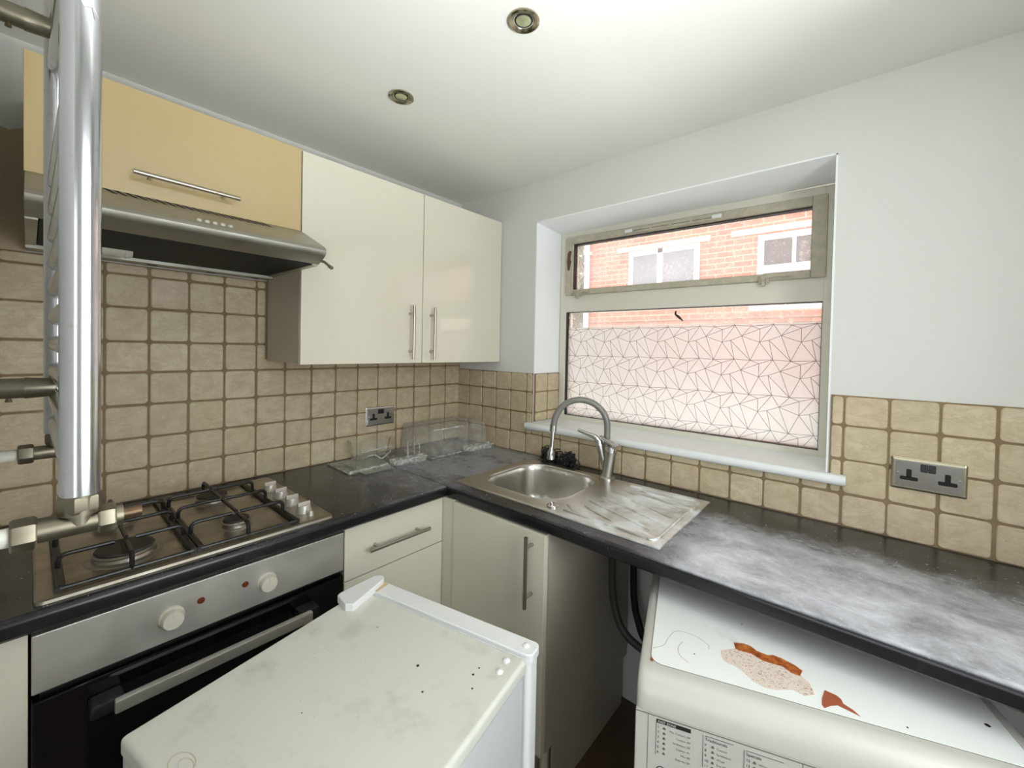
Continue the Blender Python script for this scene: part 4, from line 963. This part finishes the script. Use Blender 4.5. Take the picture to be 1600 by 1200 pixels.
# flat glass shelf with milky edge trim
t = thing('glass_shelf', 'greenish fridge glass shelf with a milky trim strip, lying nearest the hob', 'shelf', (.14, -.66, Zw))
m = MB(); m.prism([(.030, -.742), (.240, -.752), (.246, -.590), (.036, -.560)], 'z', Zw, Zw + .004); m.build('glass', m_shelfglass, t, 0)
m = MB(); m.tube([(.236, -.752, Zw + .007), (.244, -.590, Zw + .012)], .0055, 8); m.tube([(.030, -.742, Zw + .005), (.236, -.752, Zw + .005)], .0028, 6); m.build('trim_strip', m_trim, t)
t = thing('glass_shelf', 'second glass fridge shelf lying askew on top of the first', 'shelf', (.17, -.63, Zw + .01))
m = MB(); m.prism([(.090, -.700), (.285, -.715), (.290, -.590), (.100, -.545)], 'z', Zw + .0045, Zw + .0085); m.build('glass', m_shelfglass, t, 0)
# clear door bin leaning on the wall
t = thing('door_bin', 'clear plastic fridge door bin with rounded corners below the wall socket', 'tray', (.06, -.52, Zw + .005))
m = MB(); m.loft([rbox(.030, -.650, .100, -.490, .03, Zw + .010), rbox(.024, -.662, .110, -.480, .035, Zw + .070), rbox(.022, -.665, .113, -.476, .036, Zw + .088), rbox(.025, -.662, .110, -.479, .034, Zw + .088), rbox(.033, -.647, .097, -.493, .028, Zw + .0125)], True, True); m.build('bin', m_acrylic, t, 50)
m = MB(); m.tube([(.116, -.64, Zw + .046), (.118, -.49, Zw + .050)], .0035, 8); m.build('retaining_bar', m_trim, t)
m = MB(); m.tube(smoothpath([(.125, -.64, Zw + .020), (.13, -.59, Zw + .030), (.15, -.56, Zw + .014), (.145, -.52, Zw + .034), (.116, -.50, Zw + .036)], 5), .003, 8); m.build('retaining_bar', m_trim, t)
# small upright box
t = thing('clear_box', 'small clear upright plastic box between the door bin and the large drawer', 'box', (.17, -.43, Zw))
m = MB(); m.loft([rbox(.135, -.482, .215, -.392, .008, Zw), rbox(.140, -.478, .208, -.396, .008, Zw + .085), rbox(.143, -.475, .205, -.399, .007, Zw + .089)], False, True); m.build('box', m_acrylic, t, 50)
m = MB()
for x, y in ((.212, -.47), (.212, -.41), (.16, -.400)):
    m = MB(); m.tube([(x, y, Zw + .002), (x - .004, y, Zw + .084)], .0022, 6); m.build('corner_rib', m_trim, t)
def egg_tray(label, x0, y0, ang, n, z=Zw):
    t = thing('egg_tray', label, 'tray', (x0, y0, z), ang)
    L = .026 * n + .012; w = .042
    m = MB(); outer = rrect(0, 0, L, w, .008, 4)
    m.loft([[(x, y, .020) for x, y in rrect(0, 0, L, w, .008, 4)], [(x, y, .023) for x, y in outer], [(x, y, .023) for x, y in rrect(.003, .003, L - .003, w - .003, .006, 4)], [(x, y, .0205) for x, y in rrect(.003, .003, L - .003, w - .003, .006, 4)]], False, False)
    m.loft([[(x, y, .0) for x, y in rrect(.004, .004, L - .004, w - .004, .006, 4)], [(x, y, .020) for x, y in rrect(.001, .001, L - .001, w - .001, .007, 4)]], False, False)
    m.build('rim', m_trim, t, 50, local=True)
    for k in range(n):
        m = MB(); m.lathe([(.0125, .0225), (.0118, .012), (.009, .003), (0, .001)], (.019 + .026 * k, w / 2, 0), 'z', 16, False, True); m.lathe([(.0128, .0222), (.0128, .0235), (.0112, .0235), (.0112, .0222)], (.019 + .026 * k, w / 2, 0), 'z', 16, False, False); m.build('egg_cup', m_acrylic, t, 50, local=True)
egg_tray('clear egg tray lying in front of the small clear box', .262, -.575, math.radians(86), 6)
egg_tray('milky egg tray lying by the corner in front of the large clear drawer', .300, -.200, math.radians(84), 6)
# big crisper drawer, upside down
t = thing('crisper_drawer', 'large clear fridge drawer standing upside down in the corner', 'drawer', (.16, -.2, Zw))
m = MB(); m.loft([rbox(.014, -.385, .275, -.030, .014, Zw), rbox(.022, -.375, .262, -.040, .014, Zw + .120), rbox(.026, -.370, .256, -.045, .012, Zw + .126)], False, True); m.build('drawer_shell', m_hazy, t, 50)
for k in range(7):
    y = -.345 + k * .05; m = MB(); m.box(.05, y, Zw + .126, .235, y + .004, Zw + .1275); m.build('base_rib', m_hazy, t, 0)
m = MB(); m.tube([(.262, -.372, Zw + .1235), (.264, -.20, Zw + .1235)], .0042, 8); m.build('front_lip', m_trim, t)
m = MB(); m.tube([(.276, -.386, Zw + .003), (.276, -.16, Zw + .003)], .0028, 6); m.tube([(.276, -.386, Zw + .003), (.014, -.386, Zw + .003)], .0022, 6); m.build('rim', m_trim, t)

# tide marks on the washer lid
def tide(pts):
    m = MB(); P_ = smoothpath([(x, y, 0) for x, y in pts], 6); w = .0007
    for p, q in zip(P_, P_[1:]):
        d = (q - p).normalized(); n_ = Vector((-d.y, d.x, 0)) * w
        m.bm.faces.new([m.bm.verts.new((v.x, v.y, WH + .0014)) for v in (p - n_, q - n_, q + n_, p + n_)])
    m.build('tide_mark', m_tide, wm, 0, local=True)
tide([(.022, .045), (.042, .062), (.050, .088), (.066, .118), (.100, .118), (.126, .100), (.128, .086)])
tide([(.078, .088), (.070, .066), (.074, .044), (.090, .030)])
